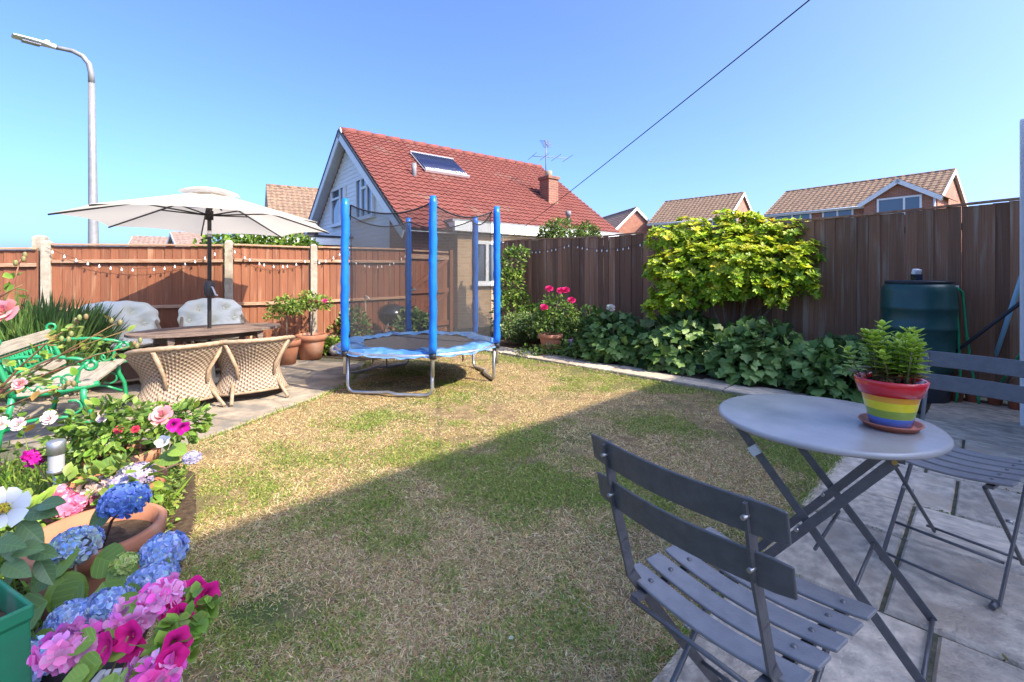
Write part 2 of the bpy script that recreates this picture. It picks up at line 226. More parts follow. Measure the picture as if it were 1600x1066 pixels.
MT = dict(
    ground=mat('ground_soil', (0.10, 0.09, 0.05), (0.06, 0.08, 0.03), 3, rough=0.95),
    lawnsoil=mat('lawn_soil', (0.30, 0.215, 0.11), (0.18, 0.12, 0.065), 14, rough=0.95, bump=1, bscale=120, third=(0.09, 0.115, 0.035), tscale=1.6, tlo=.5, thi=.68, spec=.1),
    soil=mat('bed_soil', (0.055, 0.036, 0.024), (0.10, 0.07, 0.045), 30, rough=0.95, bump=1, bscale=60, spec=.1),
    slab=mat('stone_slab', (0.66, 0.535, 0.39), (0.37, 0.30, 0.225), 9.0, rough=0.8, bump=0.9, bscale=45, rnd=0.24, third=(0.42, 0.32, 0.22), tscale=2.2, tlo=.52, thi=.72, detail=7),
    slabl=mat('patio_slab', (0.38, 0.305, 0.22), (0.23, 0.185, 0.135), 4.5, rough=0.85, bump=0.5, bscale=25, rnd=0.14, third=(0.15, 0.14, 0.12), tscale=2.6, tlo=.5, thi=.7, detail=7),
    joint=mat('joint_sand', (0.15, 0.13, 0.09), (0.07, 0.075, 0.035), 25, rough=0.95, bump=.8, bscale=90),
    fenceL=mat('orange_fence_board', (0.255, 0.092, 0.042), (0.17, 0.060, 0.029), 3.0, (14, 14, 1.2), rough=0.75, bump=0.35, bscale=9, rnd=0.16, third=(0.30, 0.155, 0.085), tscale=2.5, tlo=.55, thi=.75),
    railL=mat('weathered_rail', (0.42, 0.28, 0.19), (0.30, 0.14, 0.07), 6, (1, 14, 14), rough=0.8, bump=.3, rnd=.1),
    fenceR=mat('dark_fence_board', (0.205, 0.092, 0.046), (0.30, 0.162, 0.092), 3.0, (14, 14, 1.0), rough=0.8, bump=0.5, bscale=9, rnd=0.34, third=(0.34, 0.265, 0.185), tscale=2.2, tlo=.54, thi=.74),
    concrete=mat('concrete_post', (0.40, 0.35, 0.27), (0.30, 0.25, 0.19), 18, rough=0.9, bump=.4, third=(.25, .2, .14), tscale=5),
    brickY=brickmat('buff_brick', (0.50, 0.33, 0.18), (0.40, 0.25, 0.13), (0.45, 0.38, 0.28)),
    brickD=brickmat('dark_red_brick', (0.25, 0.095, 0.055), (0.17, 0.065, 0.045), (0.25, 0.18, 0.13)),
    brickR=brickmat('red_brick', (0.40, 0.15, 0.085), (0.31, 0.11, 0.065), (0.36, 0.26, 0.2)),
    tileR=mat('red_roof_tile', (0.195, 0.058, 0.043), (0.16, 0.047, 0.036), 2.2, rough=0.85, bump=.2, third=(0.20, 0.11, 0.08), tscale=1.0, tlo=.6, thi=.75),
    tileB=mat('brown_roof_tile', (0.27, 0.175, 0.11), (0.17, 0.105, 0.068), 5, rough=0.9, third=(.16, .11, .08), tscale=9, tlo=.5, thi=.6),
    tileG=mat('grey_brown_roof_tile', (0.28, 0.19, 0.15), (0.19, 0.13, 0.105), 5, rough=0.9),
    white=mat('white_paint', (0.80, 0.80, 0.79), (0.74, 0.74, 0.72), 6, rough=0.5),
    clad=mat('white_cladding', (0.88, 0.87, 0.84), (0.84, 0.83, 0.80), 3, rough=0.55),
    lead=mat('grey_felt', (0.22, 0.22, 0.23), (0.15, 0.15, 0.16), 6, rough=0.8),
    black=mat('black_plastic', (0.025, 0.025, 0.03), rough=0.5),
    glass=glassmat(),
    steel=mat('galvanised_steel', (0.55, 0.55, 0.55), (0.42, 0.42, 0.43), 12, rough=0.38, metal=0.85),
    lamppost=mat('lamp_post_paint', (0.30, 0.29, 0.28), (0.24, 0.235, 0.23), 8, rough=0.4, metal=0.3),
    blue=mat('blue_vinyl', (0.012, 0.17, 0.62), (0.008, 0.12, 0.50), 9, (1, 1, .4), rough=0.35, bump=.5, bscale=14),
    bluepad=mat('worn_blue_pad', (0.04, 0.15, 0.40), (0.11, 0.25, 0.47), 9, rough=0.55, bump=.9, bscale=16, third=(.19, .26, .38), tscale=7, tlo=.55, thi=.7),
    mat_=mat('jump_mat', (0.09, 0.08, 0.08), (0.12, 0.105, 0.10), 20, rough=0.8),
    net=netmat(), netedge=mat('net_band', (0.02, 0.02, 0.025), rough=0.8),
    canvas=clothmat('cream_canvas', (0.66, 0.60, 0.50)),
    darkmetal=mat('dark_metal', (0.045, 0.045, 0.05), (0.06, 0.055, 0.055), 20, rough=0.5, metal=0.2),
    seatlit=mat('skylit_seat_paint', (0.215, 0.20, 0.19), (0.175, 0.162, 0.155), 30, rough=0.38, spec=.75, bump=.15, bscale=220, third=(.24, .215, .19), tscale=8, tlo=.55, thi=.75),  # seat slats: sky light on their tops put into a colour lighter than the frames
    bistro=mat('bistro_paint', (0.095, 0.088, 0.086), (0.072, 0.067, 0.066), 40, rough=0.36, spec=.75, bump=.15, bscale=220, third=(.13, .115, .105), tscale=9, tlo=.6, thi=.75),
    bistrotop=mat('table_paint', (0.38, 0.35, 0.32), (0.32, 0.295, 0.27), 7, rough=0.27, spec=.8, bump=.08, bscale=200, third=(.18, .17, .16), tscale=3, tlo=.5, thi=.8),
    rivet=mat('rivet_metal', (0.45, 0.42, 0.38), rough=0.35, metal=.9), brass=mat('brass', (0.5, 0.33, 0.1), rough=0.4, metal=.9),
    tape=mat('masking_tape', (0.55, 0.55, 0.50), rough=0.8),
    terra=mat('terracotta', (0.50, 0.21, 0.11), (0.40, 0.155, 0.08), 5, rough=0.8, bump=.2, rnd=.12, third=(.5, .32, .22), tscale=4, tlo=.55, thi=.75),
    terrapl=mat('plastic_terracotta', (0.45, 0.14, 0.08), (0.38, 0.12, 0.07), 6, rough=0.5, rnd=.12),
    gwood=mat('grey_weathered_wood', (0.38, 0.34, 0.265), (0.26, 0.225, 0.175), 5, (1, 18, 18), rough=0.85, bump=.4, rnd=.12),
    green_iron=mat('green_cast_iron', (0.015, 0.27, 0.10), (0.012, 0.20, 0.075), 10, rough=0.38, spec=.5, coat=.2),
    dwood=mat('dark_table_wood', (0.145, 0.095, 0.07), (0.22, 0.16, 0.125), 5, (1, 14, 14), rough=0.6, bump=.3, third=(.07, .05, .04), tscale=3),
    rattan=mat('rattan_pole', (0.37, 0.27, 0.175), (0.27, 0.18, 0.11), 20, rough=0.5, bump=.2),
    cushion=mat('sage_cushion', (0.86, 0.84, 0.70), (0.84, 0.82, 0.685), 5, rough=0.9, bump=.08, bscale=10),
    butt=mat('green_water_butt', (0.012, 0.06, 0.055), (0.016, 0.075, 0.065), 6, rough=0.38, spec=.5),
    hose=mat('green_hose', (0.01, 0.25, 0.10), rough=0.4), bluepole=mat('light_blue_pole', (0.28, 0.50, 0.60), rough=0.4),
    bbq=mat('black_enamel', (0.018, 0.018, 0.02), rough=0.16, spec=.7),
    bark=mat('bark', (0.20, 0.15, 0.10), (0.12, 0.09, 0.06), 15, (4, 4, 1), rough=0.9, bump=.4), stem=mat('green_stem', (0.16, 0.22, 0.06), (0.22, 0.12, 0.06), 8, rough=0.6), redstem=mat('red_stem', (0.33, 0.10, 0.08), (0.20, 0.16, 0.05), 8, rough=0.5), canestem=mat('brown_stem', (.16, .10, .07), rough=.8),
    leaf=leafmat('leaf'), blade=leafmat('grass_blade', 0.25, 0.6, 0.2), petal=leafmat('petal', 0.35, 0.6, 0.2),
    bulb=mat('bulb_glass', (0.85, 0.84, 0.80), rough=0.2), wire=mat('wire', (0.02, 0.02, 0.02), rough=0.6),
    wicker=weavemat('wicker', (0.12, 0.083, 0.055), (0.45, 0.35, 0.245), (0.36, 0.20, 0.17), 73.3, 95.), dwicker=weavemat('dark_wicker', (0.10, 0.055, 0.04), (0.26, 0.15, 0.10), (0.16, .09, .07)),
    tubes=mat('collector_tube', (0.02, 0.025, 0.07), rough=0.12, spec=.9), alu=mat('aluminium', (.7, .7, .72), rough=.35, metal=.6),
    red=mat('red_glaze', (0.62, 0.012, 0.022), rough=0.12, spec=.6, coat=.5), orange=mat('orange_glaze', (0.83, 0.34, 0.015), (.75, .3, .02), 30, (1, 1, 8), rough=0.15, coat=.5), yellow=mat('yellow_glaze', (0.82, 0.62, 0.012), (.75, .6, .02), 30, (1, 1, 8), rough=0.15, coat=.5), lime=mat('green_glaze', (0.30, 0.36, 0.035), (.25, .32, .04), 30, (1, 1, 8), rough=0.15, coat=.5), bluegl=mat('blue_glaze', (0.12, 0.22, 0.60), (.10, .19, .5), 30, (1, 1, 8), rough=0.15, coat=.5),
    greenpl=mat('green_planter', (0.02, 0.20, 0.09), (0.03, 0.16, 0.08), 8, rough=0.5, third=(.2, .22, .16), tscale=6, tlo=.6, thi=.75), whitepl=mat('white_trough', (0.62, 0.58, 0.50), (.5, .46, .4), 8, rough=0.7),
    stone=mat('round_stone', (.45, .40, .34), (.3, .27, .23), 12, rough=.85, bump=.4), darkplastic=mat('dark_plastic_pot', (.03, .025, .03), rough=.45), pink=mat('pink_pot', (.5, .12, .42), (.6, .4, .6), 20, rough=.5), lens=mat('lamp_lens', (.35, .35, .36), rough=.2), cable=mat('cable', (.03, .03, .03), rough=.6), tarmac=mat('tarmac', (.06, .06, .06), (.045, .045, .045), 30, rough=.9), amber=mat('solar_panel', (.01, .012, .03), rough=.15))

# ------------------------------------------------------------------ scattered leaves and blades (one mesh of many small faces)
def nrm(a): return a / np.maximum(np.linalg.norm(a, axis=1, keepdims=True), 1e-9)
def scatter(name, T, P, X, Z, S, C, material, parent=None, kind=None, origin=None):
    tv, tf = np.asarray(T[0], float), np.asarray(T[1], int)
    P = np.asarray(P, float); X = nrm(np.asarray(X, float)); Z = np.asarray(Z, float); m = len(P)
    Y = np.cross(Z, X); bad = np.linalg.norm(Y, axis=1) < 1e-4; Y[bad] = np.cross(X[bad], np.array([.3, .9, .2])); Y = nrm(Y); Z = np.cross(X, Y)
    S = np.asarray(S, float)
    if S.ndim == 1: S = np.stack([S, S, S], 1)
    L = tv[None, :, :] * S[:, None, :]
    Wd = P[:, None, :] + L[:, :, 0:1] * X[:, None, :] + L[:, :, 1:2] * Y[:, None, :] + L[:, :, 2:3] * Z[:, None, :]
    if origin is not None: Wd = Wd - np.array(origin)[None, None, :]
    n, k = len(tv), len(tf)
    fv = (tf[None] + (np.arange(m) * n)[:, None, None]).reshape(-1)
    me = bpy.data.meshes.new(name); me.vertices.add(m * n); me.vertices.foreach_set('co', Wd.reshape(-1))
    me.loops.add(m * k * 3); me.loops.foreach_set('vertex_index', fv); me.polygons.add(m * k); me.polygons.foreach_set('loop_start', np.arange(m * k) * 3)
    me.update(calc_edges=True)
    a = me.attributes.new('col', 'FLOAT_COLOR', 'POINT'); C = np.asarray(C, float); cc = np.ones((m, n, 4)); 
    if C.ndim == 3: cc[:, :, :3] = C
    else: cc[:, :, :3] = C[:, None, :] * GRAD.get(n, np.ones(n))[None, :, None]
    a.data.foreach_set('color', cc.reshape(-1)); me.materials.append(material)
    o = bpy.data.objects.new(name, me); COL.objects.link(o); o.parent = parent
    if kind: o['kind'] = kind
    return o
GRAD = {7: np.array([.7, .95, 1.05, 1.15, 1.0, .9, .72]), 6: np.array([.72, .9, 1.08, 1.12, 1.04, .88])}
LEAF = ([(0, 0, 0), (.35, .26, .05), (.7, .22, .03), (1, 0, -.06), (.7, -.22, .03), (.35, -.26, .05), (.5, 0, -.03)], [(0, 6, 1), (1, 6, 2), (2, 6, 3), (3, 6, 4), (4, 6, 5), (5, 6, 0)])
NARROW = ([(0, 0, 0), (.5, .09, .02), (1, 0, 0), (.5, -.09, .02)], [(0, 2, 1), (0, 3, 2)])
BLADE = ([(0, -.5, 0), (0, .5, 0), (.55, .38, .0), (.55, -.38, .0), (1, 0, -.22)], [(0, 1, 2), (0, 2, 3), (3, 2, 4)])
def lobed():
    pts = [(0, 0), (-.06, .20), (.06, .42), (.26, .36), (.34, .54), (.58, .42), (.66, .22), (1.0, 0)]
    o = pts + [(x, -y) for x, y in reversed(pts[1:-1])]; vs = [(x, y, .10 * abs(y) - .12 * x * x) for x, y in o] + [(.38, 0, .0)]
    n = len(o); return vs, [(i, (i + 1) % n, n) for i in range(n)]
LOBED = lobed()
PETAL = ([(0, 0, 0), (.45, .32, .04), (.9, .34, .12), (1.0, 0, .10), (.9, -.34, .12), (.45, -.32, .04)], [(0, 2, 1), (0, 3, 2), (0, 4, 3), (0, 5, 4)])
def colmix(n, *cs, w=None, j=0.18):
    cs = np.array(cs); i = RNG.choice(len(cs), n, p=w); k = RNG.random(n)[:, None]
    c = cs[i] * (0.75 + 0.5 * k); return np.clip(c * (1 + RNG.normal(0, j * .4, (n, 3))), 0.001, 1)
def in_ell(n, c, r, shell=0.55, low=None):
    d = nrm(RNG.normal(size=(n, 3))); 
    if low is not None: d[:, 2] = np.maximum(d[:, 2], low + .2 * RNG.random(n)); d = nrm(d)
    q = (shell + (1 - shell) * RNG.random(n) ** .6)[:, None]
    return np.array(c) + d * q * np.array(r), d
def clump_cloud(ells, n, shell=.5, low=-.6):
    vol = np.array([e[1][0] * e[1][1] + e[1][0] * e[1][2] for e in ells]); k = np.maximum(1, (n * vol / vol.sum()).astype(int))
    P, Dn = [], []
    for (c, r), m in zip(ells, k): p, d = in_ell(m, c, r, shell, low); P.append(p); Dn.append(d)
    return np.concatenate(P), np.concatenate(Dn)
def lump(c, r, k, s=.45, seed=None):      # a big ellipsoid made of k smaller clumps spread over its surface
    d = nrm(RNG.normal(size=(k, 3))); d[:, 2] = np.abs(d[:, 2]) * 1.0 - .25; out = []
    for v in d:
        q = .72 + .32 * RNG.random(); ss = s * (.7 + .6 * RNG.random())
        out.append((tuple(np.array(c) + v * np.array(r) * q), (r[0] * ss, r[1] * ss, r[2] * ss)))
    return out
def foliage(root, ells, n, size, cols, T=LEAF, up=.5, w=None, shell=.5, name='foliage', low=-.6, tip=None, jit=.5):
    P, Dn = clump_cloud(ells, n, shell, low); m = len(P)
    ok = P[:, 2] > .01; P = P[ok]; Dn = Dn[ok]; m = len(P)
    X = nrm(Dn + RNG.normal(0, jit, (m, 3)) + np.array([0, 0, -.15])); Z = nrm(Dn * (1 - up) + np.array([0, 0, up]) + RNG.normal(0, .35, (m, 3)))
    C = colmix(m, *cols, w=w)
    if tip is not None:
        z = (P[:, 2] - P[:, 2].min()) / (np.ptp(P[:, 2]) + 1e-6); k = np.clip((z - .25) * 1.4 + RNG.normal(0, .25, m), 0, 1)[:, None]; C = C * (1 - k) + colmix(m, *tip) * k
    return scatter(name, T, P, X, Z, size * (.65 + .7 * RNG.random(m)), C, MT['leaf'], root, 'stuff', origin=root.location)

# ------------------------------------------------------------------ the setting: ground, lawn, paving, beds
def sheet(name, poly, z, m, sub=0):
    b = MB(); b.add([(x, y, z) for x, y in poly], [tuple(range(len(poly)))]); o = b.build(name, m); return tag(o, kind='structure')
gr = MB(); gr.add([(-900, -900, -.02), (900, -900, -.02), (900, 900, -.02), (-900, 900, -.02)], [(0, 1, 2, 3)]); tag(gr.build('ground', MT['ground']), kind='structure')
LAWN = [(-2.45, 3.22), (-2.24, 3.79), (-2.13, 4.22), (-1.97, 4.70), (-1.88, 5.34), (-2.05, 6.75), (-1.4, 8.2), (-1.0, 8.02), (-.15, 7.18), (.9, 6.25), (1.62, 5.5), (2.23, 4.87), (3.10, 4.0), (2.24, 3.15), (.40, 1.40), (-.50, .50), (-1.0, .5), (-1.22, 1.3), (-1.36, 1.9), (-1.62, 2.4), (-2.0, 2.95)]
def inside(P, poly):
    x, y = P[:, 0], P[:, 1]; c = np.zeros(len(P), bool); n = len(poly)
    for i in range(n):
        x0, y0 = poly[i]; x1, y1 = poly[(i + 1) % n]
        t = ((y0 > y) != (y1 > y)) & (x < (x1 - x0) * (y - y0) / (y1 - y0 + 1e-12) + x0); c ^= t
    return c
def vnoise(P, s, seed):
    r = np.random.default_rng(seed); g = r.random((64, 64)); q = P * s + 20; i = np.floor(q).astype(int); f = q - i; f = f * f * (3 - 2 * f)
    a = g[i[:, 0] % 64, i[:, 1] % 64]; b = g[(i[:, 0] + 1) % 64, i[:, 1] % 64]; c = g[i[:, 0] % 64, (i[:, 1] + 1) % 64]; d = g[(i[:, 0] + 1) % 64, (i[:, 1] + 1) % 64]
    return (a * (1 - f[:, 0]) + b * f[:, 0]) * (1 - f[:, 1]) + (c * (1 - f[:, 0]) + d * f[:, 0]) * f[:, 1]
sheet('lawn', LAWN, 0.0, MT['lawnsoil'])
def lawn_grass():
    n = 1500000; Yy = .9 + 7.3 * RNG.random(n) ** 1.25; Xx = (RNG.random(n) * 2 - 1) * (Yy * 1.0 + .3); P = np.stack([Xx, Yy], 1)
    P = P[inside(P, LAWN)]; px = P[:, 0] / P[:, 1]; P = P[(px > -1.12) & (px < 1.12)]
    keep = RNG.random(len(P)) < np.clip(1.15 - .08 * P[:, 1], .25, 1); P = P[keep][:620000]; m = len(P)
    g = .55 * vnoise(P, 1.5, 1) + .3 * vnoise(P, 4.1, 2) + .15 * vnoise(P, 11, 3)
    g = g + .10 * np.clip((P[:, 0] + .3) / 2, -1, 1) + np.where(P[:, 1] > 5.0, .06, 0) - .10 * np.clip((-.9 - P[:, 0]), 0, 1)
    d_edge = np.clip(1 - np.abs((P[:, 0] + .15) * .70 + (P[:, 1] - 7.18) * .715) / .45, 0, 1); g = g + .3 * d_edge
    bare = vnoise(P, 2.3, 9) * .6 + vnoise(P, 7, 10) * .4
    pg = np.clip((g - .525) * 2.9 + .10, .04, .8); green = RNG.random(m) < pg
    k2 = (RNG.random(m) < np.clip((bare - .22) * 5, .12, 1)); P, green, g = P[k2], green[k2], g[k2]; m = len(P)
    ang = RNG.random(m) * 2 * np.pi; tilt = np.where(green, .35 + .55 * RNG.random(m), .08 + .5 * RNG.random(m))
    X = np.stack([np.cos(ang) * np.cos(tilt), np.sin(ang) * np.cos(tilt), np.sin(tilt)], 1); Z = np.stack([-np.cos(ang) * np.sin(tilt), -np.sin(ang) * np.sin(tilt), np.cos(tilt)], 1) + RNG.normal(0, .25, (m, 3))
    S = np.stack([np.where(green, .016 + .02 * RNG.random(m), .012 + .026 * RNG.random(m) ** 1.5), (.0017 + .0013 * RNG.random(m)) * (1 + .25 * P[:, 1]), np.full(m, .03)], 1)
    C = np.where(green[:, None], colmix(m, (.15, .23, .035), (.23, .30, .05), (.33, .35, .08)), colmix(m, (.64, .48, .23), (.54, .38, .17), (.70, .56, .31), (.38, .24, .115)))
    o = scatter('grass', BLADE, np.column_stack([P, np.full(m, -.002)]), X, Z, S, C, MT['blade']); tag(o, 'short patchy lawn grass, half straw dry and half green', 'grass', kind='stuff')
lawn_grass()

PB = Vector((.70, -.714, 0)).normalized(); PA = Vector((.714, .70, 0)).normalized()
def slab_mesh(name, m):
    b = MB(); b.box((0, 0, -.025), (1, 1, .05)); me = b.mesh(name, m); return me
def lay(root, me, cx, cy, w, d, ang, z=.0):
    z += random.uniform(-.003, .003)
    M = Matrix.Translation((cx - root.location.x, cy - root.location.y, z)) @ Euler((random.uniform(-.004, .004), random.uniform(-.004, .004), ang)).to_matrix().to_4x4() @ Matrix.Diagonal((w, d, 1, 1))
    return inst('slab', me, root, M)
def bevslab(m):       # slab with chamfered, slightly uneven edges
    b = MB(); e = .012; k = 6; ring0 = []; ring1 = []
    for sx, sy, nx, ny in ((-1, -1, 1, 0), (1, -1, 0, 1), (1, 1, -1, 0), (-1, 1, 0, -1)):
        for i in range(k):
            t = i / k; x = sx * .5 + nx * t; y = sy * .5 + ny * t; j = random.uniform(0, .010)
            ring0.append((x * (1 - j * .3), y * (1 - j * .3), -.012)); ring1.append((x * (1 - 2 * e - j), y * (1 - 2 * e - j), 0))
    n = len(ring0); low = [(x, y, -.05) for x, y, z in ring0]
    b.add(ring1 + ring0 + low, [tuple(range(n))] + [(n + i, n + (i + 1) % n, (i + 1) % n, i) for i in range(n)] + [(2 * n + i, 2 * n + (i + 1) % n, n + (i + 1) % n, n + i) for i in range(n)])
    return b.mesh('slab', m)
# patio by the house: rows of slabs along the direction of the house wall
def near_patio():
    e0 = Vector((2.2, 3.18, 0)); poly = [e0 - PA * 3.3, e0 + PA * 1.16, e0 + PA * 1.16 + PB * .33, e0 + PA * 2.62 + PB * .33, e0 + PA * 2.62 + PB * 2.4, e0 - PA * 3.3 + PB * 2.4]
    base = sheet('patio', [(q.x, q.y) for q in poly], -.006, MT['joint']); base.location = (0, 0, 0)
    meshes = [bevslab(MT['slab']) for _ in range(4)]; ang = math.atan2(PB.y, PB.x); v = -3.25; rows = [.60, .45, .60, .68, .45, .60, .45, .60]; i = 0
    while v < 1.1:
        d = rows[i % len(rows)]; d = min(d, 1.14 - v); u = 0.0 ; first = True
        while u < 2.3:
            w = random.choice([.45, .6, .75, .9]) if not first else random.choice([.3, .45, .6, .75]); first = False; w = min(w, 2.35 - u)
            if w > .1 and d > .1:
                c = e0 + PA * (v + d / 2) + PB * (u + w / 2); lay(base, random.choice(meshes), c.x, c.y, w - .014, d - .014, ang, .006)
            u += w
        v += d; i += 1
    v = 1.15
    while v < 2.55:
        d = [.6, .45, .45][i % 3]; u = .33
        while u < 2.3: w = random.choice([.6, .75, .9]); c = e0 + PA * (v + d / 2) + PB * (u + w / 2); lay(base, random.choice(meshes), c.x, c.y, w - .008, d - .008, ang, .007); u += w
        v += d; i += 1
near_patio()
def path():
    a = Vector((-1.25, 8.55, 0)); d = Vector((.715, -.70, 0)).normalized(); n = Vector((.70, .715, 0)); L = 6.25
    poly = [a, a + d * L, a + d * L + n * .44, a + n * .44]; base = sheet('garden_path', [(q.x, q.y) for q in poly], -.004, MT['joint'])
    meshes = [bevslab(MT['slab']) for _ in range(3)]; ang = math.atan2(d.y, d.x); t = 0
    while t < L - .2:
        w = random.choice([.45, .6, .9, .9]); w = min(w, L - t)
        if random.random() < .45:
            for k in (.11, .33): c = a + d * (t + w / 2) + n * k; lay(base, random.choice(meshes), c.x, c.y, w - .014, .206, ang, .008)
        else: c = a + d * (t + w / 2) + n * .22; lay(base, random.choice(meshes), c.x, c.y, w - .014, .42, ang, .008)
        t += w
path()
LF = [Vector((-5.97, 6.0, 0)), Vector((-4.10, 6.77, 0)), Vector((-3.16, 7.43, 0)), Vector((-1.93, 8.65, 0))]    # line of the left fence
def left_patio():
    poly = [(-2.45, 3.1), (-2.45, 3.22), (-2.24, 3.79), (-2.13, 4.22), (-1.97, 4.70), (-1.88, 5.34), (-2.05, 6.75), (-3.16, 7.3), (-4.1, 6.7), (-5.97, 5.95), (-7.2, 5.4), (-7.0, 3.1)]
    base = sheet('terrace', poly, -.006, MT['joint']); meshes = [bevslab(MT['slabl']) for _ in range(4)]
    d = Vector((.27, .96, 0)).normalized(); n = Vector((-d.y, d.x, 0)); a = Vector((-2.50, 3.12, 0)); ang = math.atan2(n.y, n.x); t = 0; i = 0
    while t < 4.2:
        h = [.9, .6, .6, .75, .6][i % 5]; u = -.02; f = True
        while u < 4.5:
            w = random.choice([.6, .9, .9]) if not f else random.choice([.5, .7, .9]); f = False
            c = a + d * (t + h / 2) + n * (u + w / 2); pp = np.array([[c.x, c.y]])
            if inside(pp, [(-2.3, 3.0), (-1.85, 5.3), (-2.0, 6.6), (-3.16, 7.1), (-5.97, 5.75), (-7.2, 5.2), (-7.0, 3.0)])[0]: lay(base, random.choice(meshes), c.x, c.y, w - .016, h - .016, ang, .006)
            u += w
        t += h; i += 1
left_patio()
BEDR = [(-1.0, 9.0), (-.3, 10.4), (5.2, 4.05), (4.9, 3.8), (3.9, 4.1), (3.5, 4.5), (2.57, 5.25), (1.26, 6.60), (-.22, 8.02)]
sheet('flower_bed', BEDR, .006, MT['soil'])
BEDL = [(-1.0, .5), (-1.22, 1.3), (-1.36, 1.9), (-1.62, 2.4), (-2.0, 2.95), (-2.45, 3.1), (-6.5, 3.1), (-4.0, .5)]
sheet('border_bed', BEDL, .002, MT['soil'])
sheet('fence_border', [(-2.05, 6.75), (-3.16, 7.25), (-1.93, 8.6), (-1.2, 9.3), (-1.3, 8.5), (-1.4, 8.2)], .002, MT['soil'])

# ------------------------------------------------------------------ left fence: concrete posts, board panels, gate
BOARD = MB().box((0, 0, .5), (1, 1, 1)).mesh('board', MT['fenceL'])
BOARDR = MB().box((0, 0, .5), (1, 1, 1)).mesh('board', MT['fenceR'])
def panel(P, Q, z0, zt, label, bw=.105, rails=(.14, .48, .86), seedtop=0, group='orange board fence panels'):
    P, Q = Vector(P), Vector(Q); d = Q - P; L = d.length; ang = math.atan2(d.y, d.x)
    t = thing('garden_fence', label, 'fence', (P.x, P.y, 0), ang, group); n = max(3, round(L / bw)); w = L / n
    for i in range(n):
        M = Matrix.Translation(((i + .5) * w, random.uniform(-.003, .003), z0)) @ Euler((0, random.uniform(-.004, .004), R(5) + random.uniform(-.01, .01))).to_matrix().to_4x4() @ Matrix.Diagonal((w * 1.1, .014, zt[0] + (zt[1] - zt[0]) * i / n - z0 - .03, 1))
        inst('board', BOARD, t, M)
    for k in rails:
        za = z0 + (zt[0] - z0) * k; zb = z0 + (zt[1] - z0) * k; b = MB(); b.bar((.0, -.032, za), (L, -.032, zb), .038, .045); b.build('rail', MT['railL'], t, bevel=.004)
    b = MB(); b.bar((-.0, -.012, zt[0] - .012), (L, -.012, zt[1] - .012), .075, .026); b.build('cap', MT['railL'], t, bevel=.004)
    return t
def cpost(p, ang, h, label, w=.10):
    t = thing('fence_post', label, 'post', (p.x, p.y, 0), ang, 'concrete fence posts')
    b = MB(); b.box((0, 0, h / 2), (w, w, h)); b.add([(-w / 2, -w / 2, h), (w / 2, -w / 2, h), (w / 2, w / 2, h), (-w / 2, w / 2, h), (-w / 4, -w / 4, h + .03), (w / 4, -w / 4, h + .03), (w / 4, w / 4, h + .03), (-w / 4, w / 4, h + .03)], [(0, 1, 5, 4), (1, 2, 6, 5), (2, 3, 7, 6), (3, 0, 4, 7), (4, 5, 6, 7)]); b.build('shaft', MT['concrete'], t, bevel=.008)
    return t
ZT = [1.655, 1.69, 1.70, 1.735]
dirs = [(LF[i + 1] - LF[i]).normalized() for i in range(3)]; angs = [math.atan2(d.y, d.x) for d in dirs]
panel(LF[0] + dirs[0] * .06, LF[1] - dirs[0] * .07, .02, (ZT[0], ZT[1]), 'wide orange board fence panel behind the parasol and cushioned chairs', bw=.10)
panel(LF[1] + dirs[1] * .06, LF[2] - dirs[1] * .06, .02, (ZT[1] + .015, ZT[2]), 'narrow orange fence panel between two concrete posts, right of the parasol pole')
panel(LF[2] + dirs[2] * .06, LF[3] - dirs[2] * .06, .02, (ZT[2] + .01, ZT[3]), 'orange fence panel behind the trampoline, left of the gate')
DL = Vector((.90, .43, 0)); PL = LF[0] - DL * .09
panel(PL - DL * 1.75, PL - DL * .0, .02, (1.56, 1.60), 'lower orange fence panel at the far left edge, beyond the corner posts')
cpost(LF[0] - dirs[0] * .0, angs[0], ZT[0] + .01, 'concrete fence post where the low left panel meets the wide panel')
cpost(PL - DL * .05 + Vector((-.06, .16, 0)), angs[0], 1.74, 'short thick concrete post standing behind the left corner fence post', w=.13)
cpost(LF[1], angs[0], ZT[1] + .035, 'half shaded concrete fence post just right of the parasol pole')
cpost(LF[2], angs[1], ZT[2] + .015, 'pale concrete fence post behind the standard rose in its pot')
def gate():
    a = LF[3]; d = Vector((.64, .77, 0)).normalized(); ang = math.atan2(d.y, d.x); t = thing('garden_gate', 'orange wooden garden gate with diagonal braces behind the trampoline', 'gate', a, ang)
    for x, h in ((.0, 1.82), (1.06, 1.76)): b = MB(); b.box((x, 0, h / 2), (.09, .09, h)); b.build('gate_post', MT['fenceL'], t, bevel=.006)
    n = 8; w = .92 / n
    for i in range(n): inst('board', BOARD, t, Matrix.Translation((.07 + (i + .5) * w, .02, .06)) @ Matrix.Diagonal((w - .004, .018, 1.66, 1)))
    for z in (.3, .95, 1.6): b = MB(); b.bar((.06, -.012, z), (1.0, -.012, z), .035, .09); b.build('rail', MT['railL'] if z > 1.5 else MT['fenceL'], t)
    for z in (.35, 1.0): b = MB(); b.bar((.1, -.014, z), (.96, -.014, z + .55), .03, .08); b.build('brace', MT['fenceL'], t)
    b = MB(); b.bar((.02, -.035, .98), (.16, -.035, .98), .02, .03); b.build('latch', MT['steel'], t)
    b = MB(); b.bar((.09, -.013, 1.71), (.98, -.013, 1.71), .05, .03); b.build('cap', MT['railL'], t)
gate()

